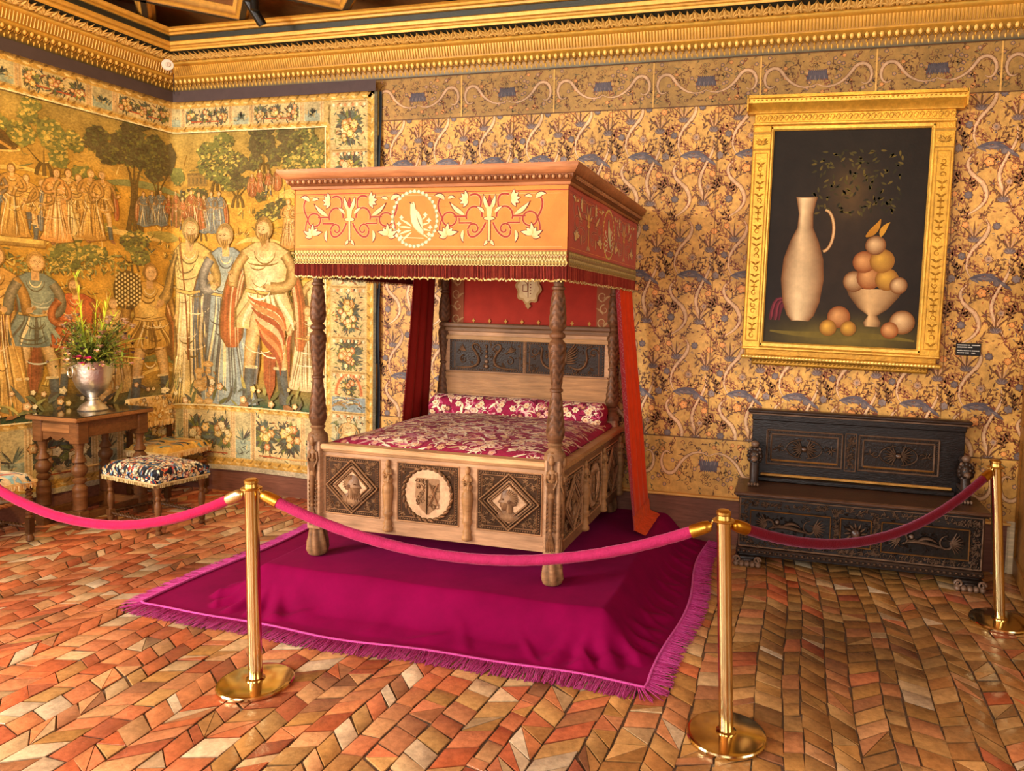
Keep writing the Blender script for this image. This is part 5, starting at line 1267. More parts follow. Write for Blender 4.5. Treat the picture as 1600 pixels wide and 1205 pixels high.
    # embroidered valances
    def embroider(d, xc, s=1., pal=('#e9d3a0', '#a8402a', '#7a2c22', '#d9b070')):
        cr, rd, ou, gd = pal
        for sx in (-1, 1):
            X = lambda a: xc+sx*a*s
            def st(P, w, col=rd, tp=None, lay=.0006): P = [(X(a), b*s) for a, b in P]; d.stroke(P, w*1.5*s, ou if col == cr else '#c9945a', lay, 0, tp); d.stroke(P, w*s, col, lay+.0003, 0, tp)
            st(bez((.02, -.02), (.05, -.10), (.12, -.12), (.12, -.06), 10), .010); st(list(spiral(.085, -.055, .036, .008, 0, 1.0, 10)), .009)
            st(arcp(.085, .012, .045, .05, -.3, PI+.1, 12), .010); st(arcp(.155, .09, .045, .045, 1.2, 4.4, 10), .010) if False else None
            st(bez((.055, .05), (.03, .12), (.07, .135), (.11, .12), 9), .010); st([(.13, .012), (.20, .012)], .009); st([(.10, -.022), (.17, -.022), (.17, .004)], .009)
            st(arcp(.225, -.002, .04, .036, 0, 2*PI, 16), .009); st(bez((.262, .0), (.30, .05), (.30, .10), (.265, .115), 9), .010); st(bez((.262, .01), (.285, -.03), (.285, -.07), (.27, -.09), 9), .008)
            # leaves and blossoms in cream
            def lf(a, b, an, L, w, col=cr, cu=0, lay=.0016):
                an2 = an if sx > 0 else PI-an
                d.leaf(X(a), b*s, an2, L*1.12*s, w*1.35*s, ou, lay, curl=cu*sx); d.leaf(X(a), b*s, an2, L*s, w*s, col, lay+.0003, curl=cu*sx, colend='#d8c08a')
            lf(.14, .02, .45, .10, .022, cu=.5); lf(.255, .10, .9, .06, .022, cu=-1.3); lf(.235, .105, 2.6, .04, .016, cu=1)
            for k in range(5): lf(.125, .10, -1.2+.6*k, .045, .020, cu=.3, lay=.0016+.0001*k)
            for k in range(6): lf(.235, -.085, -.4+.62*k, .06 if k % 2 else .045, .022, cr if k % 3 else gd, cu=.4, lay=.0016+.0001*k)
            lf(.145, -.06, -1.2, .06, .018, cu=-.9); lf(.03, .03, .9, .05, .016, cu=-.6); lf(.012, .05, 1.2, .07, .02, cu=.2); lf(.006, -.11, -.9, .035, .016)
        d.disc(xc, -.0, .035*s, .012*s, ou, .002, n=14); d.disc(xc, 0, .030*s, .009*s, cr, .0023, n=14)
        d.stroke([(xc, .0), (xc, -.12*s)], .018*s, ou, .002, 0, None); d.stroke([(xc, 0), (xc, -.115*s)], .011*s, cr, .0023, 0, None); d.stroke([(xc, .0), (xc, .07*s)], lambda q: .02*s+.02*s*q, cr, .0022, 0, None)
        d.leaf(xc, .06*s, PI/2, .06*s, .022*s, rd, .0026)
    def wreath(d, xc, s=1., dove=True, cols=('#a4a878', '#7d8c5c', '#d2c698')):
        rr2 = random.Random(3)
        for i in range(34):
            a = i/34*2*PI; d.leaf(xc+.135*s*math.cos(a), .15*s*math.sin(a), a+1.3, .034, .016, cols[i % 2], .0012, curl=.5); d.disc(xc+.142*s*math.cos(a+.1), .157*s*math.sin(a+.1), .009, .009, cols[2], .0016, n=7)
        for k in range(8):   # sprays
            a = PI/2+(1 if k % 2 else -1)*(.75+.2*k); d.leaf(xc+.02*math.cos(a), -.06+.03*math.sin(a), a, .085, .012, '#d8c48c', .0014, curl=.3*(1 if k % 2 else -1)); d.disc(xc+.1*math.cos(a), -.05+.1*math.sin(a), .012, .012, '#dccb98', .0018, n=8, lobes=4, amp=.3)
        # upright bird
        d.blob([(xc-.028, .085), (xc-.005, .10), (xc+.006, .08), (xc+.008, .055), (xc+.03, .04), (xc+.05, 0), (xc+.06, -.06), (xc+.062, -.10), (xc+.03, -.08), (xc+.0, -.055), (xc-.02, -.02), (xc-.028, .03)], '#a89058', .002)
        d.blob([(xc-.024, .082), (xc-.005, .095), (xc+.003, .078), (xc+.004, .055), (xc+.026, .038), (xc+.046, 0), (xc+.055, -.06), (xc+.057, -.092), (xc+.03, -.074), (xc+.002, -.05), (xc-.016, -.018), (xc-.024, .03)], '#d2c48a', .0023)
        for k in range(7): d.leaf(xc+.008+.003*k, .03-.008*k, -1.25+.03*k, .095-.004*k, .008, '#c2b074' if k % 2 else '#e0d4a4', .0026, curl=.2)
        d.leaf(xc-.02, .088, 2.7, .016, .007, '#5a3a20', .0028); d.disc(xc-.012, .086, .003, .003, '#3a2414', .003, n=6)
        d.stroke([(xc-.08, -.105), (xc+.06, -.11)], .012, '#e6d6a0', .0018, 0, 'b')
    vz0, vz1 = 2.075, 2.436
    def valance(axis, fixed, a0, a1, orient):
        base = '#dd8a52'
        g = G(); d = D2(); W = a1-a0
        wav = lambda u, v: .004*np.sin(u*6+v*3)
        fn0 = (lambda u, v, h: (u, fixed+orient*(h+wav(u, v)), v)) if axis == 'x' else (lambda u, v, h: (fixed+orient*(h+wav(u, v)), u, v))
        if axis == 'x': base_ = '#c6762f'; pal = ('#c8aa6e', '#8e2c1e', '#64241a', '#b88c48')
        else: base_ = '#b8441c'; pal = ('#dca23a', '#9a3418', '#7a2c14', '#e0a840')
        g.grid(np.linspace(a0, a1, 60), np.linspace(vz0, vz1, 12), lambda U, V: fn0(U, V, 0*U), base_)
        for zz in (.012, .335): d.stroke([(a0+W*i/40, vz0+zz) for i in range(41)], .004, pal[1], .0008, 0, None)
        for zz in (.03, .318): d.stroke([(a0+.03+(W-.06)*i/40, vz0+zz) for i in range(41)], .003, '#c9945a' if axis == 'x' else '#d9862a', .0008, 0, None)
        E_ = D2(); c_ = a0+W*.5
        if axis == 'x': embroider(E_, c_-.485*W/1.72*1.0, 1.08, pal); wreath(E_, c_-.06, 1.0); embroider(E_, c_+.40, 1.08, pal)
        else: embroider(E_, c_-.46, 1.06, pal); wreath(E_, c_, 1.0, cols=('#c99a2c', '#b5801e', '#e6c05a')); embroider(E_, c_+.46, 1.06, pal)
        g.draw(d, fn0); g.draw(E_, lambda u, v, h: fn0(u, v+(vz0+vz1)/2+.005, h))
        return g, fn0
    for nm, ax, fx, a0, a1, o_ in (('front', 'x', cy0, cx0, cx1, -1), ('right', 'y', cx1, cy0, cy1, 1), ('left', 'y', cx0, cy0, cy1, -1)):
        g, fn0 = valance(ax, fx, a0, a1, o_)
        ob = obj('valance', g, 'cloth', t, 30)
        # lace band and fringe with gold tassels
        g = G(); d = D2(); W = a1-a0; n = int(W/.02)
        g.grid(np.linspace(a0, a1, 80), np.linspace(2.008, 2.082, 4), lambda U, V: fn0(U, V, 0*U+.004), '#8a6e38')
        for i in range(n):
            x = a0+(i+.5)*W/n; rw = [(2.070, .008, '#c9ad66'), (2.052, .006, '#8a3a22'), (2.036, .008, '#cdb26c'), (2.018, .006, '#b89a54')]
            for k, (z, r_, c) in enumerate(rw): d.disc(x+(W/n/2 if k % 2 else 0), z, r_, r_, c, .005, .002, n=6)
            d.stroke([(x-W/n/2, 2.062), (x, 2.044), (x+W/n/2, 2.062)], .003, '#dcc88a', .008, 0, None); d.stroke([(x-W/n/2, 2.022), (x, 2.042), (x+W/n/2, 2.022)], .003, '#dcc88a', .008, 0, None)
            d.stroke(arcp(x, 2.012, .010, .012, PI, 2*PI, 6), .004, '#cdb26c', .007, 0, None)
        g.draw(d, fn0); tr = obj('lace_band', g, 'brocade', ob, 30)
        g = G(); d = D2(); g.grid(np.linspace(a0, a1, 60), np.linspace(1.93, 2.012, 3), lambda U, V: fn0(U, V, 0*U-.002), '#5c1c14')
        n = int(W/.0085)
        for i in range(n):
            x = a0+(i+.5)*W/n+rr.uniform(-.001, .001); zz = 1.924+rr.uniform(-.006, .006)
            d.stroke([(x, 2.01), (x+rr.uniform(-.002, .002), zz)], .0062, rr.choice(['#8e2c20', '#a03a28', '#7a2418', '#b0482e']), .0, .003, None, cole='#501810'); d.disc(x, zz-.002, .0052, .006, rr.choice(['#cdb26c', '#dcc88a', '#a88a48']), .001, .003, n=6)
        g.draw(d, fn0); obj('fringe', g, 'brocade', ob, 30)
    # canopy ceiling and back hanging
    g = G(); g.grid(np.linspace(cx0, cx1, 10), np.linspace(cy0, cy1, 10), lambda U, V: (U, V, 2.30+.03*np.cos((U-3.5)*2)), '#7a2418'); obj('canopy_lining', g, 'drape', t)
    g = G(); g.grid(np.linspace(BX0+.05, BX1-.05, 60), np.linspace(1.60, 2.32, 24), lambda U, V: (U, BY1+.045-.006*np.sin(U*5)+.003*np.sin(V*14), V), '#9a2a1a')
    d = D2()
    for xa_, xb_ in ((BX0+.10, BX0+.21), (BX1-.21, BX1-.10)):
        d.rect(xa_, xb_, 1.62, 2.3, '#8a4a2c', 0)
        for k in range(7):
            z = 1.67+k*.10; s = 1 if k % 2 else -1; xc = (xa_+xb_)/2
            d.stroke(spiral(xc+s*.008, z, .04, .008, s*PI/2, s*1.1, 14), .010, '#b08a5c', .001, .001, 'e'); d.leaf(xc, z-.04, PI/2+s*.5, .08, .018, '#a87c50', .001, curl=s)
    xs = 3.56   # coat of arms
    for (R1, R2, c, h) in ((.105, .13, '#b08a58', .001), (.085, .11, '#cdb080', .004)):
        d.disc(xs, 1.93, R1, R2, c, h, n=48, lobes=8, amp=.09, ph=1)
    d.blob([(xs-.055, 2.0), (xs+.055, 2.0), (xs+.058, 1.93), (xs+.035, 1.875), (xs, 1.85), (xs-.035, 1.875), (xs-.058, 1.93)], '#d9c090', .006)
    d.frame(xs-.045, xs-.004, 1.90, 1.95, .006, '#7a2c1c', .008, 0); d.stroke([(xs, 2.0), (xs, 1.85)], .005, '#7a2c1c', .008, 0, None); d.stroke([(xs-.045, 1.995), (xs, 1.95)], .006, '#7a2c1c', .008, 0, None); d.beads((xs+.02, 1.99), (xs+.02, 1.87), 5, .006, '#7a2c1c', .008, 0); d.disc(xs, 1.785, .02, .022, '#b08a58', .003, n=12, lobes=4, amp=.3)
    for i in range(8): d.disc(BX0+.30+i*.14, 1.655, .012, .016, '#b8843c', .001, n=8, lobes=4, amp=.3)
    g.draw(d, lambda u, v, h: (u, BY1+.036-h, v)); obj('back_hanging', g, 'drape', t, 30)
    # curtains tied to the rear, one each side, both flaring outwards to the platform
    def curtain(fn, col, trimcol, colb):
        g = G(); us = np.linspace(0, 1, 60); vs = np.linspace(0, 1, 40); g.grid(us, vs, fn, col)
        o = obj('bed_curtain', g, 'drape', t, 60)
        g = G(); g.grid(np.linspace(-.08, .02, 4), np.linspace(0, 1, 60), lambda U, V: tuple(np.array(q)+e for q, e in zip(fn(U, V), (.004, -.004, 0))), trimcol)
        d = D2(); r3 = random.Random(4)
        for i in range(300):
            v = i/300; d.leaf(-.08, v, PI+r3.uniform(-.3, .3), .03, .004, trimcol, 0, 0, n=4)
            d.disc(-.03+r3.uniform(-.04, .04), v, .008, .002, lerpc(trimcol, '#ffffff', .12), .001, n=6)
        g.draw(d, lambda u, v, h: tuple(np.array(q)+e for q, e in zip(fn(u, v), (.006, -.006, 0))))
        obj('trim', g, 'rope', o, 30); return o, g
    def fr(U, V):   # right curtain: U 0 = front edge, V 0 = bottom
        y = (-.50-.13*(1-V)**1.3)*(1-U)+(-.10)*U; x = 4.375+.21*(1-V)**1.1+.016*np.sin(U*22)*np.clip(V*3, .12, 1)
        z = .232+V*(2.06-.232)-.0*U
        return x, y, z
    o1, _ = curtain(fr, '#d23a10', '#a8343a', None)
    g = G(); g.grid(np.linspace(-.06, 1.0, 40), np.linspace(0, .05, 4), lambda U, V: tuple(np.array(q)+e for q, e in zip(fr(U, V), (.006, -.0, 0))), '#d8501c'); 
    g.grid(np.linspace(-.06, 1.0, 40), np.linspace(0, .06, 4), lambda U, V: (fr(U, V*0)[0]+V*1.5, fr(U, V*0)[1]-V*.5, .232-V*.36), '#d8501c'); obj('hem_band', g, 'brocade', o1)
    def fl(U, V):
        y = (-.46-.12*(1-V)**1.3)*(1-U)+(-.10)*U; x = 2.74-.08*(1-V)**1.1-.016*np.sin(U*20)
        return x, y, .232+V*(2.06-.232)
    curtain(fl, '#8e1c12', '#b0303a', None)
bed()

# ================================================================== STANCHIONS AND ROPES
BR, BR2 = '#dcc48c', '#cfa858'
def stanchion(x, y, lean, label):
    t = thing('rope_stanchion', label, 'stanchion', (x, y, 0), 'brass rope posts')
    g = G(); g.lathe([(.160, 0), (.166, .004), (.167, .014), (.163, .020), (.150, .0235), (.03, .027), (.0, .027)], (x, y, .001), 64, BR); obj('base', g, 'brass', t, 30)
    T = lambda z: x-lean*z/.95
    g = G(); g.M = Matrix(((1, 0, -lean/.95, 0), (0, 1, 0, 0), (0, 0, 1, 0), (0, 0, 0, 1)))
    g.lathe([(.042, .026), (.042, .032), (.031, .036), (.030, .05), (.030, .915)], (x, y, 0), 32, BR); obj('pole', g, 'brass', t, 30)
    g = G(); g.M = Matrix(((1, 0, -lean/.95, 0), (0, 1, 0, 0), (0, 0, 1, 0), (0, 0, 0, 1)))
    g.lathe([(.030, .912), (.044, .914), (.047, .918), (.044, .922), (.030, .924), (.028, .94), (.031, .945), (.031, .955), (.022, .962), (.0, .964)], (x, y, 0), 32, BR2); obj('cap', g, 'dbrass', t, 30)
    return T
ST = [(1.10, -2.64, 0.01, 'leftmost brass rope post, holding the far end of the crimson pink rope'), (3.269, -2.798, .018, 'brass rope post in front of the left bed corner'), (5.403, -2.567, .045, 'brass rope post nearest the viewer, right of the bed'), (6.844, -.945, .075, 'brass rope post at the far right beside the wooden door')]
TT = [stanchion(*s) for s in ST]
def rope(i, j, sag, col, capcol, label):
    a = Vector((TT[i](.92), ST[i][1], .918)); b = Vector((TT[j](.92), ST[j][1], .918)); hd = Vector((b.x-a.x, b.y-a.y, 0)).normalized()
    L = (b-a).length
    t = thing('barrier_rope', label, 'rope', ((a.x+b.x)/2, (a.y+b.y)/2, .92-sag), 'velvet barrier ropes')
    def P(s): return a.lerp(b, s)+Vector((0, 0, -sag*4*s*(1-s)))
    s0 = .105/L; s1 = 1-s0
    pts = [P(s0+(s1-s0)*k/60) for k in range(61)]
    g = G(); r3 = random.Random(i); g.tube([tuple(p) for p in pts], [.0235*(1+.03*math.sin(k*2.1)) for k in range(61)], 14, col, True); obj('velvet_sleeve', g, 'rope', t, 60)
    for (q, c) in ((0, 1), (1, -1)):
        e = (P(s0) if q == 0 else P(s1)); base = a if q == 0 else b
        dr = (P(s0+.02)-P(s0)).normalized() if q == 0 else (P(s1-.02)-P(s1)).normalized()
        g = G(); pp = [e+dr*.03, e+dr*.02, e-dr*.03, e-dr*.052, e-dr*.06, e-dr*.064]; g.tube([tuple(p) for p in pp], [.0262, .0275, .0265, .022, .012, .003], 20, capcol); obj('end_cap', g, 'dbrass', t, 40)
        h0 = base+hd*(.036*c); h1 = e-dr*.06; md = (h0+h1)/2+Vector((0, 0, .012))
        g = G(); side = Vector((-hd.y, hd.x, 0))*.012
        loop = []
        for k in range(16):
            an = k/16*2*PI; ctr = h0.lerp(h1, .5+.5*math.cos(an)); loop.append(tuple(ctr+side*math.sin(an)*.6+Vector((0, 0, .012*math.sin(PI*(.5+.5*math.cos(an)))))))
        g.tube(loop, .0035, 6, BR2, closed=True); obj('hook', g, 'dbrass', t)
rope(0, 1, .29, '#a8103e', '#d8c490', 'crimson pink velvet rope at the left, hanging before the table and stools')
rope(1, 2, .245, '#a02450', '#c99a3c', 'pink velvet rope hanging in front of the bed')
rope(2, 3, .245, '#5c0814', '#b8862c', 'dark wine red velvet rope hanging in front of the carved bench')

# ================================================================== CARVED BENCH
EB = dict(b='#19110d', m='#30221a', l='#6b5240', g='#7a5024', d='#0a0604')  # highlights of the raised carving are put into its lighter tone
def bench():
    rr = random.Random(17)
    X0, X1, YF, YB = 5.27, 6.875, -.49, -.06; XM = (X0+X1)/2
    t = thing('carved_bench', 'blackened oak settle with a carved chest base and panelled back, standing below the framed painting', 'bench', (XM, -.27, 0))
    def relief(fn_items, mp, name, parent, m='ebonyc'):
        g = G(); d = D2(); fn_items(d); g.draw(d, mp); return obj(name, g, m, parent, 35)
    # chest box
    g = G(); g.box(X0+.02, X1-.02, YF+.02, YB, .135, .50, EB['b'], .005); g.box(X0+.01, X1-.01, YF+.005, YB, .095, .135, EB['m'], .008); g.box(X0+.03, X1-.03, YF+.03, YB, .075, .095, EB['b'], .004)
    ch = obj('chest', g, 'ebony', t)
    g = G(); g.box(X0-.015, X1+.015, YF-.012, YB, .505, .532, '#4a3020', .008); g.box(X0, X1, YF+.005, YB, .492, .505, EB['b'], .003)
    obj('seat_lid', g, 'ebony', t)
    F = lambda y: (lambda u, v, h: (u, y-h*1.5, v))
    def chestfront(d):
        d.frame(X0+.03, X1-.03, .145, .485, .012, EB['l'], 0, .006)
        scrollwork(d, X0+.04, X1-.04, .425, .475, 90, EB['l'], EB['d'], rr, .021, .008, .010); scrollwork(d, X0+.04, X1-.04, .150, .20, 90, EB['l'], EB['d'], rr, .021, .008, .010)
        for (a, b) in ((X0+.035, X0+.09), (5.915, 5.965), (6.17, 6.225), (X1-.105, X1-.035)): scrollwork(d, a-.005, b+.005, .17, .46, 34, EB['l'], EB['d'], rr, .021, .008, .010)
        scrollwork(d, X0+.04, X1-.04, .15, .48, 60, EB['m'], EB['d'], rr, .02, .007, .008)
    relief(chestfront, F(YF+.019), 'chest_carving', ch)
    def fieldpanel(xa, xb, za, zb, kind):
        g = G(); d = D2(); d.rect(xa, xb, za, zb, EB['d'], .006); 
        for (a, b, c_, e_) in ((xa, xb, za, za), (xa, xb, zb, zb)): d.stroke([(a, c_), (b, e_)], .011, EB['g'], .006, .010, None, cole=EB['m'])
        for x_ in (xa, xb): d.stroke([(x_, za), (x_, zb)], .011, EB['g'], .006, .010, None, cole=EB['m'])
        xc, zc = (xa+xb)/2, (za+zb)/2
        if kind == 'wide':
            # reclining figure between scrolls and shell fans
            for s in (-1, 1):
                for k in range(9): d.leaf(xc+s*.15, zc, (0 if s > 0 else PI)+(k-4)*.24, .085, .018, EB['l'], .008, .012, curl=(k-4)*.08, cole=EB['d'], n=6)
                d.stroke(spiral(xc+s*.135, zc, .052, .02, PI/2*s, s*1.0, 16), .018, EB['l'], .010, .014, 'b', cole=EB['d'])
            d.stroke(bez((xc-.14, zc-.03), (xc-.05, zc+.02), (xc+.04, zc-.02), (xc+.12, zc-.035), 12), .034, EB['l'], .012, .020, 'b', cole=EB['d'])
            d.stroke(bez((xc-.05, zc-.01), (xc-.02, zc+.03), (xc+.03, zc+.03), (xc+.07, zc), 10), .026, EB['l'], .014, .018, 'b', cole=EB['d'])
            d.disc(xc-.085, zc+.025, .019, .021, EB['d'], .012, .024, n=12, col2=EB['l'])
            d.stroke(bez((xc-.06, zc+.01), (xc-.10, zc-.02), (xc-.13, zc+.02), (xc-.11, zc+.045), 8), .014, EB['l'], .014, .012, 'b', cole=EB['d'])
            scrollwork(d, xa+.015, xb-.015, za+.01, zb-.01, 26, EB['m'], EB['d'], rr, .018, .007, .008, .007)
        elif kind == 'boss':
            for k in range(12): a = k/12*2*PI; d.leaf(xc+.03*math.cos(a), zc+.03*math.sin(a), a, .045, .022, EB['l'], .008, .014, curl=.4, cole=EB['d'], n=6)
            d.disc(xc, zc, .036, .04, EB['d'], .012, .034, n=18, col2='#5a3c2c'); scrollwork(d, xa+.01, xb-.01, za+.01, zb-.01, 14, EB['m'], EB['d'], rr, .018, .007, .008, .007)
        g.draw(d, F(YF+.020)); obj('carved_panel', g, 'ebonyc', ch, 35)
    fieldpanel(5.372, 5.905, .225, .405, 'wide'); fieldpanel(5.970, 6.165, .215, .405, 'boss'); fieldpanel(6.232, 6.765, .205, .405, 'wide')
    def plinth(d):
        for i in range(44): d.disc(X0+.03+i*.0358, .115, .013, .011, EB['d'], 0, .012, n=9, col2=EB['l']); d.leaf(X0+.045+i*.0358, .104, PI/2, .024, .007, EB['m'], .002, .006, n=5)
    relief(plinth, F(YF+.004), 'plinth_moulding', ch)
    # paw feet
    for s, x in ((1, X0+.09), (-1, X1-.09)):
        for y in (YF+.07, YB-.06):
            g = G(); g.box(x-.085, x+.085, y-.06, y+.05, .045, .078, EB['b'], .01)
            g.ell((x, y, .045), (.095, .06, .038), EB['m'], 14, 8)
            for k in range(5): g.ell((x-.075+k*.0375, y-.055, .020), (.022, .034, .022), EB['l'], 10, 7)
            for q in (-1, 1): g.tube([(x+q*.05+a_*q, y-.066, .05+b_) for a_, b_ in spiral(0.02, 0, .026, .006, 0, 1.3, 14)], .009, 6, EB['l'])
            obj('paw_foot', g, 'ebony', t, 60)
    # panelled back
    g = G(); bx0, bx1 = X0+.075, X1-.085
    g.box(bx0, bx1, -.10, YB, .53, 1.03, EB['b'], .004); g.box(bx0-.005, bx1+.005, -.115, YB, .985, 1.035, EB['b'], .006); g.box(bx0-.035, bx1+.035, -.145, YB, 1.04, 1.068, EB['m'], .010); g.box(bx0-.02, bx1+.02, -.13, YB, 1.028, 1.042, EB['l'], .006)
    g.box(bx0+.07, bx1-.07, -.122, -.09, .575, .592, '#a87838', .005); g.box(bx0+.05, bx1-.05, -.135, -.09, .533, .572, EB['b'], .008)
    bk = obj('back', g, 'ebony', t)
    for (xa, xb) in ((5.455, 5.985), (6.098, 6.628)):
        g = G(); d = D2(); za, zb = .665, .915
        d.rect(xa, xb, za, zb, EB['b'], .002); xc, zc = (xa+xb)/2, (za+zb)/2
        for (a, b, c_, e_) in ((xa, xb, za, zb), (xa+.03, xb-.03, za+.03, zb-.03)):
            d.frame(a, b, c_, e_, .014, EB['l'], .002, .010)
        d.stroke([(xa+.03, za+.03), (xb-.03, za+.03)], .012, EB['g'], .010, .004, None)
        beadframe(d, xa+.015, xb-.015, za+.015, zb-.015, EB['l'], EB['d'], .014, .005, .007, .003)
        for s in (-1, 1):
            for k in range(8): d.leaf(xc+s*.012, zc, (0 if s > 0 else PI)+(k-3.5)*.30, .088, .020, EB['l'], .006, .014, curl=.1*(k-3.5), cole=EB['d'], n=7)
            d.stroke(arcp(xc, zc, .125, .068, -PI/2*.9*1 if s > 0 else PI/2*1.1, PI/2*.9 if s > 0 else PI*1.45, 14), .013, EB['l'], .006, .012, None, cole=EB['d'])
            d.stroke(spiral(xc+s*.155, zc, .026, .006, 0, s*1.2, 12), .012, EB['l'], .006, .010, 'e', cole=EB['d'])
            for k in range(6): d.leaf(xc+s*.19, zc, rr.uniform(0, 6.28), .04, .014, EB['l'], .006, .010, cole=EB['d'], n=6)
        d.disc(xc, zc, .026, .022, EB['d'], .012, .022, n=14, col2='#6a4a34')
        g.draw(d, F(-.101)); obj('back_panel', g, 'ebonyc', bk, 35)
    g = G(); d = D2(); d.rect(6.005, 6.078, .655, .925, EB['b'], .012); d.frame(6.005, 6.078, .655, .925, .008, EB['l'], .012, .006); scrollwork(d, 6.008, 6.075, .66, .92, 40, EB['l'], EB['d'], rr, .018, .008, .010, .012); g.draw(d, F(-.101)); obj('carved_stile', g, 'ebonyc', bk, 35)
    # lion arm supports
    for x in (5.375, 6.775):
        g = G()
        y = -.24; c = EB['m']; c2 = EB['l']
        g.box(x-.03, x+.03, y-.02, -.10, .60, .635, c, .01); g.box(x-.028, x+.028, y+.0, -.10, .53, .60, EB['b'], .006)
        g.tube([(x, y-.02, .533), (x, y-.035, .58), (x, y-.01, .64), (x, y+.01, .70)], [.040, .030, .034, .03], 12, c)
        for k in range(4): g.ell((x-.03+k*.02, y-.06, .545), (.011, .022, .013), c2, 8, 6)
        g.ell((x, y-.0, .74), (.042, .045, .055), c, 14, 10); g.ell((x, y-.045, .725), (.024, .026, .022), c2, 12, 8); g.ell((x, y-.066, .735), (.010, .008, .007), c2, 8, 6)
        for s in (-1, 1):
            g.ell((x+s*.018, y-.04, .757), (.008, .008, .007), c2, 8, 6); g.ell((x+s*.032, y-.008, .79), (.012, .01, .014), c2, 8, 6); g.tube([(x+s*.008, y-.06, .716), (x+s*.022, y-.055, .712)], .005, 6, EB['d'])
        for k in range(12):
            a = k/12*2*PI; g.ell((x+.042*math.cos(a), y+.0-.004*math.sin(a), .74+.052*math.sin(a)), (.017, .022, .019), c, 8, 6)
        g.tube([(x, y+.02, .76), (x, y+.05, .80), (x, -.11, .80)], [.025, .028, .025], 10, c); g.ell((x, y+.01, .825), (.03, .03, .025), c2, 12, 8)
        obj('lion_arm', g, 'ebony', t, 60)
bench()

# ================================================================== TABLE, STOOL, CHAIRS
TW = dict(l='#805430', m='#633e22', d='#432813')
def turned(g, x, y, z0, z1, r, col, beads=None):
    H = z1-z0; pr = beads or [(.8, 0), (.8, .10), (.55, .12), (.95, .15), (.95, .18), (.6, .20), (.75, .22), (.95, .25), (.7, .28), (.9, .32), (.9, .34), (.62, .37), (.72, .50), (1.0, .58), (1.05, .63), (.85, .69), (.5, .73), (.9, .76), (.9, .79), (.5, .82), (.75, .86), (1.0, .90), (.8, .95), (.9, 1.0)]
    g.lathe([(r*a, z0+H*b) for a, b in pr], (x, y, 0), 20, col)
def twist(g, a, b, r, col, n=60, turns=7):
    a, b = np.array(a, float), np.array(b, float); T = (b-a)/np.linalg.norm(b-a); N = np.cross(T, [0, 0, 1.]); N = N/np.linalg.norm(N) if np.linalg.norm(N) > .1 else np.array([1., 0, 0]); B = np.cross(T, N)
    for ph in (0, PI):
        P = [a+(b-a)*t+(N*math.cos(t*turns*2*PI+ph)+B*math.sin(t*turns*2*PI+ph))*r*.45 for t in np.linspace(0, 1, n)]; g.tube(P, r*.62, 7, col)
def table():
    t = thing('side_table', 'old walnut table with a dark glass-topped board and bulbous legs, standing by the tapestry', 'table', (.16, -1.04, 0))
    x0, x1, y0, y1, H = -.01, .49, -1.40, -.72, .87
    g = G(); g.box(x0-.0, x1+.0, y0, y1, H-.045, H-.012, TW['l'], .008); tp = obj('tabletop', g, 'woodh', t)
    g = G(); g.box(x0+.005, x1-.005, y0+.005, y1-.005, H-.0115, H-.004, '#241a14', .002); o = obj('dark_glass_sheet', g, mat_glass(), tp)
    lx0, lx1, ly0, ly1 = x0+.07, x1-.07, y0+.08, y1-.08
    for (x, y) in ((lx0, ly0), (lx1, ly0), (lx0, ly1), (lx1, ly1)):
        g = G(); g.box(x-.045, x+.045, y-.045, y+.045, .655, H-.046, TW['m'], .006)
        turned(g, x, y, .14, .66, .050, TW['m'], [(.75, 0), (.75, .02), (.95, .03), (.95, .20), (1.0, .21), (1.0, .24), (.95, .25), (.95, .30), (1.0, .31), (1.0, .34), (.85, .36), (.6, .40), (.9, .44), (.9, .47), (.55, .50), (.75, .53), (1.05, .58), (1.05, .64), (.7, .68), (.6, .70), (.95, .73), (.8, .77), (.5, .82), (.55, .92), (.75, 1.0)])
        g.box(x-.04, x+.04, y-.04, y+.04, .0, .14, TW['m'], .006); obj('leg', g, 'wood', t, 40)
    g = G()
    for (a, b, y) in ((lx0, lx1, ly0-.03), (lx0, lx1, ly1+.03)):
        us = np.linspace(a, b, 50); lower = lambda u: .70-.028*np.abs(np.sin((u-a)/(b-a)*PI*3))+.018*((u-a)/(b-a) < .08)*0
        g.grid(us, np.linspace(0, 1, 4), lambda U, V: (U, y+0*U, lower(U)*(1-V)+(H-.046)*V), TW['m']); g.grid(us, np.linspace(0, 1, 4), lambda U, V: (U, y+.018+0*U, lower(U)*(1-V)+(H-.046)*V), TW['m']); g.grid(us, np.linspace(0, .018, 2), lambda U, V: (U, y+V, lower(U)), TW['d'])
    g.box(lx0+.03, lx1-.03, ly0-.036, ly0-.028, .735, .80, TW['l'], .003)
    for x in (lx0-.03, lx1+.012): g.box(x, x+.018, ly0, ly1, .70, H-.046, TW['m'], .003)
    obj('apron', g, 'woodh', t)
    g = G(); 
    for y in (ly0, ly1): g.box(lx0, lx1, y-.022, y+.022, .06, .115, TW['m'], .006)
    for x in (lx0, lx1): g.box(x-.022, x+.022, ly0, ly1, .06, .115, TW['m'], .006)
    obj('stretcher', g, 'woodh', t)
def mat_glass():
    if M['glass'] is None: M['glass'] = mat('dark_glass', .07, var=.03, vs=4, spec=.6, coat=.6)
    return M['glass']
table()
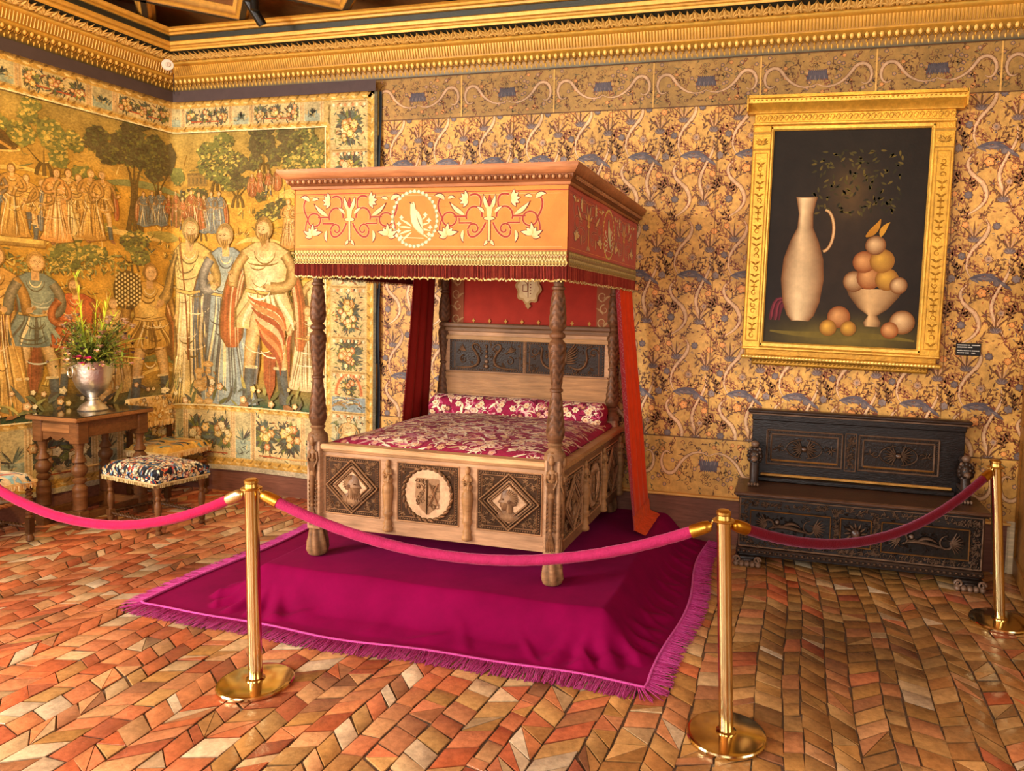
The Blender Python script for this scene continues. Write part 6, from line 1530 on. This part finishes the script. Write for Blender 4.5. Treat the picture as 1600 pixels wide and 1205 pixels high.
def needlework(d, x0, x1, y0, y1, n, rr, pal, L=.045):
    for i in range(n):
        x, y = rr.uniform(x0, x1), rr.uniform(y0, y1); c = rr.choice(pal); k = rr.random()
        if k < .6: d.leaf(x, y, rr.uniform(0, 6.28), L*rr.uniform(.7, 1.3), L*.36, c, .0004+rr.random()*.0012, curl=rr.uniform(-1.6, 1.6), n=6)
        elif k < .85: d.stroke(spiral(x, y, L*.4, L*.1, rr.uniform(0, 6), rr.choice([-1, 1]), 8), L*.2, c, .0006+rr.random()*.001, 0, 'e')
        else: flower(d, x, y, L*.36, c, '#e6d6b0', '#1c1c22', .0014, 5)
def stool():
    rr = random.Random(31)
    t = thing('tapestry_stool', 'low wooden stool with flowered needlework cushion, standing in front of the table', 'stool', (.83, -1.03, 0))
    ang = rad(-10); MM = Matrix.Translation((.83, -1.03, 0)) @ Matrix.Rotation(ang, 4, 'Z')
    hx_, hy = .285, .175
    for (x, y) in ((-hx_, -hy), (hx_, -hy), (-hx_, hy), (hx_, hy)):
        g = G(); g.M = MM; turned(g, x, y, .0, .40, .027, TW['m'], [(.5, 0), (.9, .02), (.9, .05), (.5, .08), (.7, .10), (.9, .12), (.9, .26), (.6, .29), (.5, .33), (.8, .40), (.95, .50), (.85, .58), (.5, .64), (.75, .67), (.75, .70), (.5, .73), (.75, .80), (.95, .86), (.95, 1.0)])
        g.box(x-.024, x+.024, y-.024, y+.024, .07, .12, TW['m'], .004); obj('leg', g, 'wood', t, 40)
    g = G(); g.M = MM
    for y in (-hy, hy): twist(g, (-hx_, y, .095), (hx_, y, .095), .016, TW['d'])
    twist(g, (-hx_, -hy, .095), (-hx_, hy, .095), .016, TW['d'], 40, 5); twist(g, (hx_, -hy, .095), (hx_, hy, .095), .016, TW['d'], 40, 5)
    obj('stretcher', g, 'wood', t, 60)
    g = G(); g.M = MM; a, b = hx_+.035, hy+.035
    def top(x, y):
        q = np.clip(1-np.abs(x)/a, 0, 1); p = np.clip(1-np.abs(y)/b, 0, 1)
        return .405+.085*np.sqrt(np.clip(1-(1-np.clip(q*5, 0, 1))**2, 0, 1))*np.sqrt(np.clip(1-(1-np.clip(p*4, 0, 1))**2, 0, 1))+.02*np.sqrt(q*p)
    g.grid(np.linspace(-a, a, 40), np.linspace(-b, b, 34), lambda U, V: (U, V, top(U, V)), '#2a2a30')
    g.box(-a, a, -b, b, .385, .407, '#4a3a28', .004)
    pal = ['#e6d6b0', '#d9bf8c', '#e8dcc0', '#c9945c', '#a8402c', '#4a6a88', '#2c4258', '#d8c8a0', '#b86a3c', '#16161c', '#5a7a98']
    d = D2(); needlework(d, -a+.015, a-.015, -b+.012, b-.012, 620, rr, pal); g.draw(d, lambda u, v, h: (u, v, top(u, v)+h+.0006))
    for (s, ax) in ((-1, 0), (1, 0), (-1, 1), (1, 1)):   # sides of the cushion
        d = D2(); w_ = a if ax == 0 else b; needlework(d, -w_+.01, w_-.01, .40, .455, 110, rr, pal, .035)
        if ax == 0:
            g.grid(np.linspace(-a, a, 20), np.linspace(.388, .47, 5), lambda U, V: (U, s*(b+.004*np.sin((V-.388)/.082*PI)+.0-.03*np.clip((V-.44)/.03, 0, 1)), V), '#2a2a30'); g.draw(d, lambda u, v, h: (u, s*(b+.006+h), v))
        else:
            g.grid(np.linspace(-b, b, 20), np.linspace(.388, .47, 5), lambda U, V: (s*(a+.004*np.sin((V-.388)/.082*PI)-.03*np.clip((V-.44)/.03, 0, 1)), U, V), '#2a2a30'); g.draw(d, lambda u, v, h: (s*(a+.006+h), u, v))
    cu = obj('needlework_cushion', g, 'brocade', t, 50)
    g = G(); g.M = MM
    P = [(-a-.006, -b-.006, .392), (a+.006, -b-.006, .392), (a+.006, b+.006, .392), (-a-.006, b+.006, .392)]
    for i in range(4): g.tube([P[i], P[(i+1) % 4]], .008, 6, '#b8a070')
    d = D2()
    for i in range(4):
        L = 2*a if i % 2 == 0 else 2*b
        for k in range(int(L/.008)):
            u = -L/2+k*.008
            p = {0: (u, -b-.010), 1: (a+.010, u), 2: (u, b+.010), 3: (-a-.010, u)}[i]
            g.tube([(p[0], p[1], .39), (p[0], p[1], .366+rr.uniform(-.003, .003))], .0026, 4, rr.choice(['#c9b484', '#a88c58', '#8a7040']))
    obj('fringe', g, 'brocade', cu, 40)
stool()
def chair(name, label, loc, top_pal, base):
    rr = random.Random(5)
    t = thing(name, label, 'chair', loc, 'low-backed chairs with fringed seats beside the table')
    ox, oy = loc[0], loc[1]; hx_, hy = .20, .205
    for (x, y, zt) in ((hx_, -hy, .42), (hx_, hy, .42), (-hx_, -hy, .86), (-hx_, hy, .86)):
        g = G(); x += ox; y += oy
        g.box(x-.022, x+.022, y-.022, y+.022, .06, .17, TW['d'], .004); g.lathe([(.014, 0), (.024, .01), (.024, .03), (.014, .05), (.018, .06)], (x, y, 0), 14, TW['m'])
        pr = []; n = 9
        for k in range(n): z = .17+k*(.42-.17)/n; pr += [(.013, z), (.023, z+.009), (.023, z+.018), (.013, z+.026)]
        g.lathe(pr+[(.02, .42)], (x, y, 0), 16, TW['m'])
        if zt > .5: g.box(x-.018, x+.018, y-.02, y+.02, .42, zt, TW['d'], .005)
        obj('leg', g, 'wood', t, 40)
    g = G()
    for y in (oy-hy, oy+hy): twist(g, (ox-hx_, y, .11), (ox+hx_, y, .11), .016, TW['d'], 50, 6); twist(g, (ox-hx_, y, .29), (ox+hx_, y, .29), .014, '#8a5530', 50, 6)
    twist(g, (ox+hx_, oy-hy, .30), (ox+hx_, oy+hy, .30), .016, '#8a5530', 50, 6); twist(g, (ox, oy-hy, .11), (ox, oy+hy, .11), .016, TW['d'], 50, 6)
    obj('stretcher', g, 'wood', t, 60)
    a, b = hx_+.03, hy+.03
    def top(x, y):
        q = np.clip(1-np.abs(x-ox)/a, 0, 1); p = np.clip(1-np.abs(y-oy)/b, 0, 1)
        return .445+.055*np.sqrt(np.clip(1-(1-np.clip(q*4, 0, 1))**2, 0, 1))*np.sqrt(np.clip(1-(1-np.clip(p*4, 0, 1))**2, 0, 1))
    g = G(); g.grid(np.linspace(ox-a, ox+a, 30), np.linspace(oy-b, oy+b, 30), lambda U, V: (U, V, top(U, V)), base); g.box(ox-a, ox+a, oy-b, oy+b, .405, .447, base, .006)
    d = D2()
    for i in range(90):   # broad feather-like streaks
        x, y = rr.uniform(ox-a+.03, ox+a-.06), rr.uniform(oy-b+.02, oy+b-.03)
        d.leaf(x, y, rr.gauss(.5, .5), rr.uniform(.08, .16), rr.uniform(.02, .04), rr.choice(top_pal), .0006+rr.random()*.0014, curl=rr.uniform(-.7, .7), n=7)
    g.draw(d, lambda u, v, h: (u, v, top(u, v)+h+.0006)); se = obj('padded_seat', g, 'brocade', t, 50)
    def fringe(g, x0, x1, y, z, axis, L=.045):
        n = int((x1-x0)/.0065)
        for k in range(n):
            u = x0+k*.0065; c = rr.choice(['#e0bd84', '#c99a5c', '#d9ae70', '#b88648', '#e6cc9c'])
            p = (u, y, z) if axis == 'x' else (y, u, z)
            g.tube([p, (p[0]+rr.uniform(-.004, .004), p[1]+rr.uniform(-.004, .004), z-L*rr.uniform(.8, 1.1))], .0032, 4, c)
    g = G()
    for s in (-1, 1): fringe(g, ox-a, ox+a, oy+s*(b+.004), .44, 'x'); fringe(g, oy-b, oy+b, ox+s*(a+.004), .44, 'y')
    for s in (-1, 1): g.box(ox-a-.006, ox+a+.006, oy+s*(b+.003)-.004, oy+s*(b+.003)+.004, .43, .45, '#dcb878', .002); g.box(ox+s*(a+.003)-.004, ox+s*(a+.003)+.004, oy-b-.006, oy+b+.006, .43, .45, '#dcb878', .002)
    obj('fringe', g, 'brocade', se, 40)
    g = G(); g.box(ox-hx_-.03, ox-hx_+.03, oy-hy-.02, oy+hy+.02, .66, .89, '#c9a060', .012); d = D2()
    needlework(d, oy-hy, oy+hy, .67, .88, 130, rr, ['#e0c080', '#d9ae60', '#e8d09a', '#b8863c', '#c99a50', '#8a6a30'], .05); g.draw(d, lambda u, v, h: (ox-hx_+.0305+h, u, v)); bk = obj('padded_backrest', g, 'brocade', t, 50)
    g = G(); fringe(g, oy-hy-.02, oy+hy+.02, ox-hx_+.034, .67, 'y', .05); fringe(g, ox-hx_-.03, ox-hx_+.03, oy-hy-.022, .67, 'x', .05); fringe(g, ox-hx_-.03, ox-hx_+.03, oy+hy+.022, .67, 'x', .05); obj('fringe', g, 'brocade', bk, 40)
    return t
chair('fringed_chair', 'low-backed chair with gold fringe, behind the right end of the table', (.275, -.38, 0), ['#d9b060', '#c98a3c', '#4a6a70', '#6f8a88', '#2c3a40', '#e6d0a0', '#e6b85c', '#8aa09a'], '#c99a48')
chair('fringed_chair', 'fringed chair cut by the left edge, left of the table', (.165, -1.86, 0), ['#d8c4a0', '#b8604c', '#5a8494', '#7d9ca4', '#2c3a40', '#e6d8bc', '#8ab0b4', '#c9846c'], '#c9b08c')

# ================================================================== URN AND FLOWERS
VX, VY, VZ = .225, -1.04, .866
def urn():
    t = thing('silver_urn', 'tall footed silver urn with ring handles standing on the table', 'urn', (VX, VY, VZ))
    g = G(); k = 1.02
    pr = [(.0, .0), (.098, .0), (.102, .008), (.098, .014), (.092, .02), (.085, .035), (.062, .055), (.040, .07), (.034, .078), (.036, .088), (.040, .092), (.036, .098), (.045, .112), (.075, .14), (.105, .185), (.125, .24), (.136, .31), (.142, .365), (.148, .385), (.150, .392), (.144, .392), (.134, .36), (.10, .36), (.0, .36)]
    g.lathe([(a*k, VZ+b) for a, b in pr], (VX, VY, 0), 48, '#dcd6cc'); obj('body', g, 'silver', t, 40)
    for a in (rad(-100), rad(80)):
        x, y = VX+.152*math.cos(a), VY+.152*math.sin(a); tx, ty = -math.sin(a), math.cos(a)
        g = G(); g.tube([(x+tx*.036*math.cos(q)+.008*math.cos(a), y+ty*.036*math.cos(q)+.008*math.sin(a), VZ+.315+.042*math.sin(q)) for q in np.linspace(0, 2*PI, 24, endpoint=False)], .0065, 8, '#d8cdb0', closed=True); g.ell((x, y, VZ+.35), (.012, .012, .012), '#c9c2b8'); obj('handle', g, 'silver', t, 60)
urn()
def flowers():
    rr = random.Random(77); zr = VZ+.37
    def stem_pts(a, L, lean, n=8):
        P = []
        for t in np.linspace(0, 1, n): r = (.05*t+lean*t*t)*(.55 if math.cos(a) < -.2 else 1); P.append((VX+.04*math.cos(a)+r*math.cos(a), VY+.04*math.sin(a)+r*math.sin(a), zr-.02+L*t-.25*lean*t*t*t))
        return P
    def leaf3(g, p, a, el, L, w, col, n=5):
        V = []; F = []
        for i in range(n):
            t = i/(n-1); q = t*L; wz = w*math.sin(PI*min(.97, max(.05, t)))**.8
            c = (p[0]+q*math.cos(a)*math.cos(el), p[1]+q*math.sin(a)*math.cos(el), p[2]+q*math.sin(el)-.3*q*t)
            V += [(c[0]-math.sin(a)*wz, c[1]+math.cos(a)*wz, c[2]), (c[0]+math.sin(a)*wz, c[1]-math.cos(a)*wz, c[2]+.2*wz)]
            if i: F.append((2*i-2, 2*i-1, 2*i+1, 2*i))
        g.add(V, F, col)
    # loose greenery nobody could count
    g = G()
    for i in range(680):
        a = rr.uniform(0, 6.28); L = rr.uniform(.03, .38)*(1 if rr.random() < .8 else 1.25); le = rr.uniform(0, .26)*(1-L*.6); P = stem_pts(a, L, le)
        if i % 3 == 0: g.tube(P, [.0022*(1-.5*k/7) for k in range(8)], 4, rr.choice(['#7d8a2c', '#93a034', '#5d6a24']))
        for k in range(3): p = P[rr.randint(2, 7)]; leaf3(g, p, rr.uniform(0, 6.28), rr.uniform(-.2, 1.3), rr.uniform(.03, .08), rr.uniform(.004, .009), rr.choice(['#4e5a1e', '#6a7a28', '#8a9434', '#3e4a1c', '#a09a44', '#4a3a20']))
    o = obj('cut_greenery', g, 'plant'); tag(o, 'mass of green leaves and stems filling the silver urn', 'greenery', None, 'stuff')
    # grass spikes
    for i in range(9):
        a = rr.uniform(0, 6.28); L = rr.uniform(.42, .74); P = stem_pts(a, L, rr.uniform(0, .10), 12); g = G(); g.tube(P, [.0028*(1-.6*k/11) for k in range(12)], 5, '#b5c228')
        for k in range(10): leaf3(g, P[rr.randint(2, 11)], rr.uniform(0, 6.28), 1.2, rr.uniform(.06, .14), .004, rr.choice(['#c4cf3a', '#a8b82c', '#d2d850']))
        o = obj('grass_stem', g, 'plant'); tag(o, 'tall bright green grass stem rising from the silver urn', 'grass', 'grass stems in the silver urn')
    for i in range(7):   # arching stems
        a = [2.9, 3.6, .2, -.3, .6, -1.0, 4.4][i]; P = stem_pts(a, rr.uniform(.14, .34), rr.uniform(.28, .42), 12); g = G(); g.tube(P, .0018, 5, '#a8a83a')
        for k in range(8): leaf3(g, P[4+k], a+rr.uniform(-1, 1), rr.uniform(-.4, .8), .035, .004, '#b8b84c')
        g.ell(P[-1], (.010, .010, .010), '#5a4030', 8, 6); o = obj('arching_stem', g, 'plant'); tag(o, 'thin arching stem with a small dark seed head spreading out of the silver urn', 'stem', 'arching stems in the silver urn')
    # flower heads on stems
    def head_flower(name, lab, grp, n, cols, cc, size, Lr, ler, petals, angs=None):
        for i in range(n):
            a = angs[i] if angs else rr.uniform(0, 6.28); L = rr.uniform(*Lr); le = rr.uniform(*ler); P = stem_pts(a, L, le); g = G(); g.tube(P, .0022, 5, '#6a7a2c'); c = P[-1]; s = size*rr.uniform(.8, 1.2)
            root = bpy.data.objects.new(name, None); COL.objects.link(root); root.location = P[0]; tag(root, lab, 'flower', grp); obj('stem', g, 'plant', root)
            g = G()
            for k in range(petals):
                b = k/petals*2*PI; leaf3(g, c, b, .5+.3*(k % 2), s, s*.3, rr.choice(cols))
            g.ell(c, (s*.28, s*.28, s*.2), cc, 8, 6); obj('blossom', g, 'plant', root, 60)
    head_flower('pink_cosmos', 'vivid pink blossom low at the rim of the silver urn', 'vivid pink blossoms in the silver urn', 5, ['#d42a78', '#e04a90', '#c21c68'], '#e0c040', .045, (.04, .10), (.06, .12), 8, [-1.2, -1.0, -2.4, -.8, -2.9])
    head_flower('pale_pink_flower', 'pale pink blossom in the bouquet on the table', 'pale pink blossoms in the silver urn', 20, ['#e6a8a0', '#f0c8b8', '#d88a8a', '#f2dcc8'], '#c9a050', .032, (.05, .26), (.06, .26), 8)
    head_flower('dark_scabious', 'dark purple brown flower head in the bouquet on the table', 'dark flower heads in the silver urn', 14, ['#4a2a2c', '#5d3438', '#3a2424'], '#2a1c1c', .026, (.16, .42), (.06, .24), 9)
    head_flower('buff_umbel', 'flat buff coloured flower cluster in the bouquet on the table', 'buff flower clusters in the silver urn', 24, ['#d9b890', '#c99a78', '#e8d0a8', '#b88a6c'], '#a87c58', .042, (.18, .46), (.06, .26), 16)
flowers()

# ================================================================== FITTINGS
t = thing('track_spotlight', 'black cylindrical spotlight hanging from the ceiling near the tapestry', 'spotlight', (1.50, -.72, 3.93))
g = G()
a = Vector((1.475, -.60, 3.935)); b = Vector((1.40, -.72, 4.13)); g.tube([tuple(a), tuple(a.lerp(b, .1)), tuple(b)], [.034, .036, .036], 20, '#15130f'); obj('lamp_housing', g, 'metal', t, 40)
g = G(); g.tube([(1.50, -.72, 4.0), (1.50, -.72, 4.13)], .03, 18, '#1c1812'); g.box(1.35, 1.60, -.76, -.68, 4.12, 4.24, '#1c1812', .005); obj('mount', g, 'metal', t, 40)
g = G(); g.M = Matrix.Translation((.24, -.30, 3.80)) @ Matrix.Rotation(rad(45), 4, 'Z'); g.lathe([(.0, -.02), (.045, -.02), (.048, -.012), (.048, .0), (.042, .014), (.02, .02), (0, .021)], (0, 0, 0), 32, '#d8c4b0', axis='y'); g.M = Matrix.Translation((.24, -.30, 3.80)) @ Matrix.Rotation(rad(45), 4, 'Z')
g.lathe([(.0, -.03), (.018, -.03), (.022, -.02), (0, -.018)], (0, 0, 0), 16, '#c9b4a0', axis='y'); g.box(-.0015, .0015, -.033, -.029, -.014, .014, '#8a7864')
g.M = None; g.tube([(.22, -.28, 3.80), (.12, -.14, 3.80)], .008, 8, '#c9b4a0')
t = thing('alarm_sensor', 'round white sensor fixed under the cornice in the room corner', 'sensor', (.24, -.30, 3.80)); obj('sensor_body', g, 'plastic', t)
g = G(); g.tube([(.15, -.15, 3.78), (.15, -.15, 3.60)], .004, 6, '#3a3028'); obj('cable', g, 'metal', t)
# warm ceiling lamps trained on the hangings
spot((1.44, -.66, 3.95), (.0, -1.0, 1.6), 0.01, (1, .62, .25))
for (loc, tg, p, c) in (((2.6, -3.6, 4.0), (-.2, -1.3, 1.9), 300, (1, .70, .22)), ((3.4, -3.0, 4.0), (.9, -.05, 2.2), 70, (1, .74, .36)), ((6.2, -3.4, 4.0), (5.9, 0, 2.3), 55, (1, .74, .4)), ((4.2, -2.9, 4.0), (3.8, 0, 3.2), 35, (1, .74, .4))):
    spot(loc, tg, p, c, 75, 1, .15)
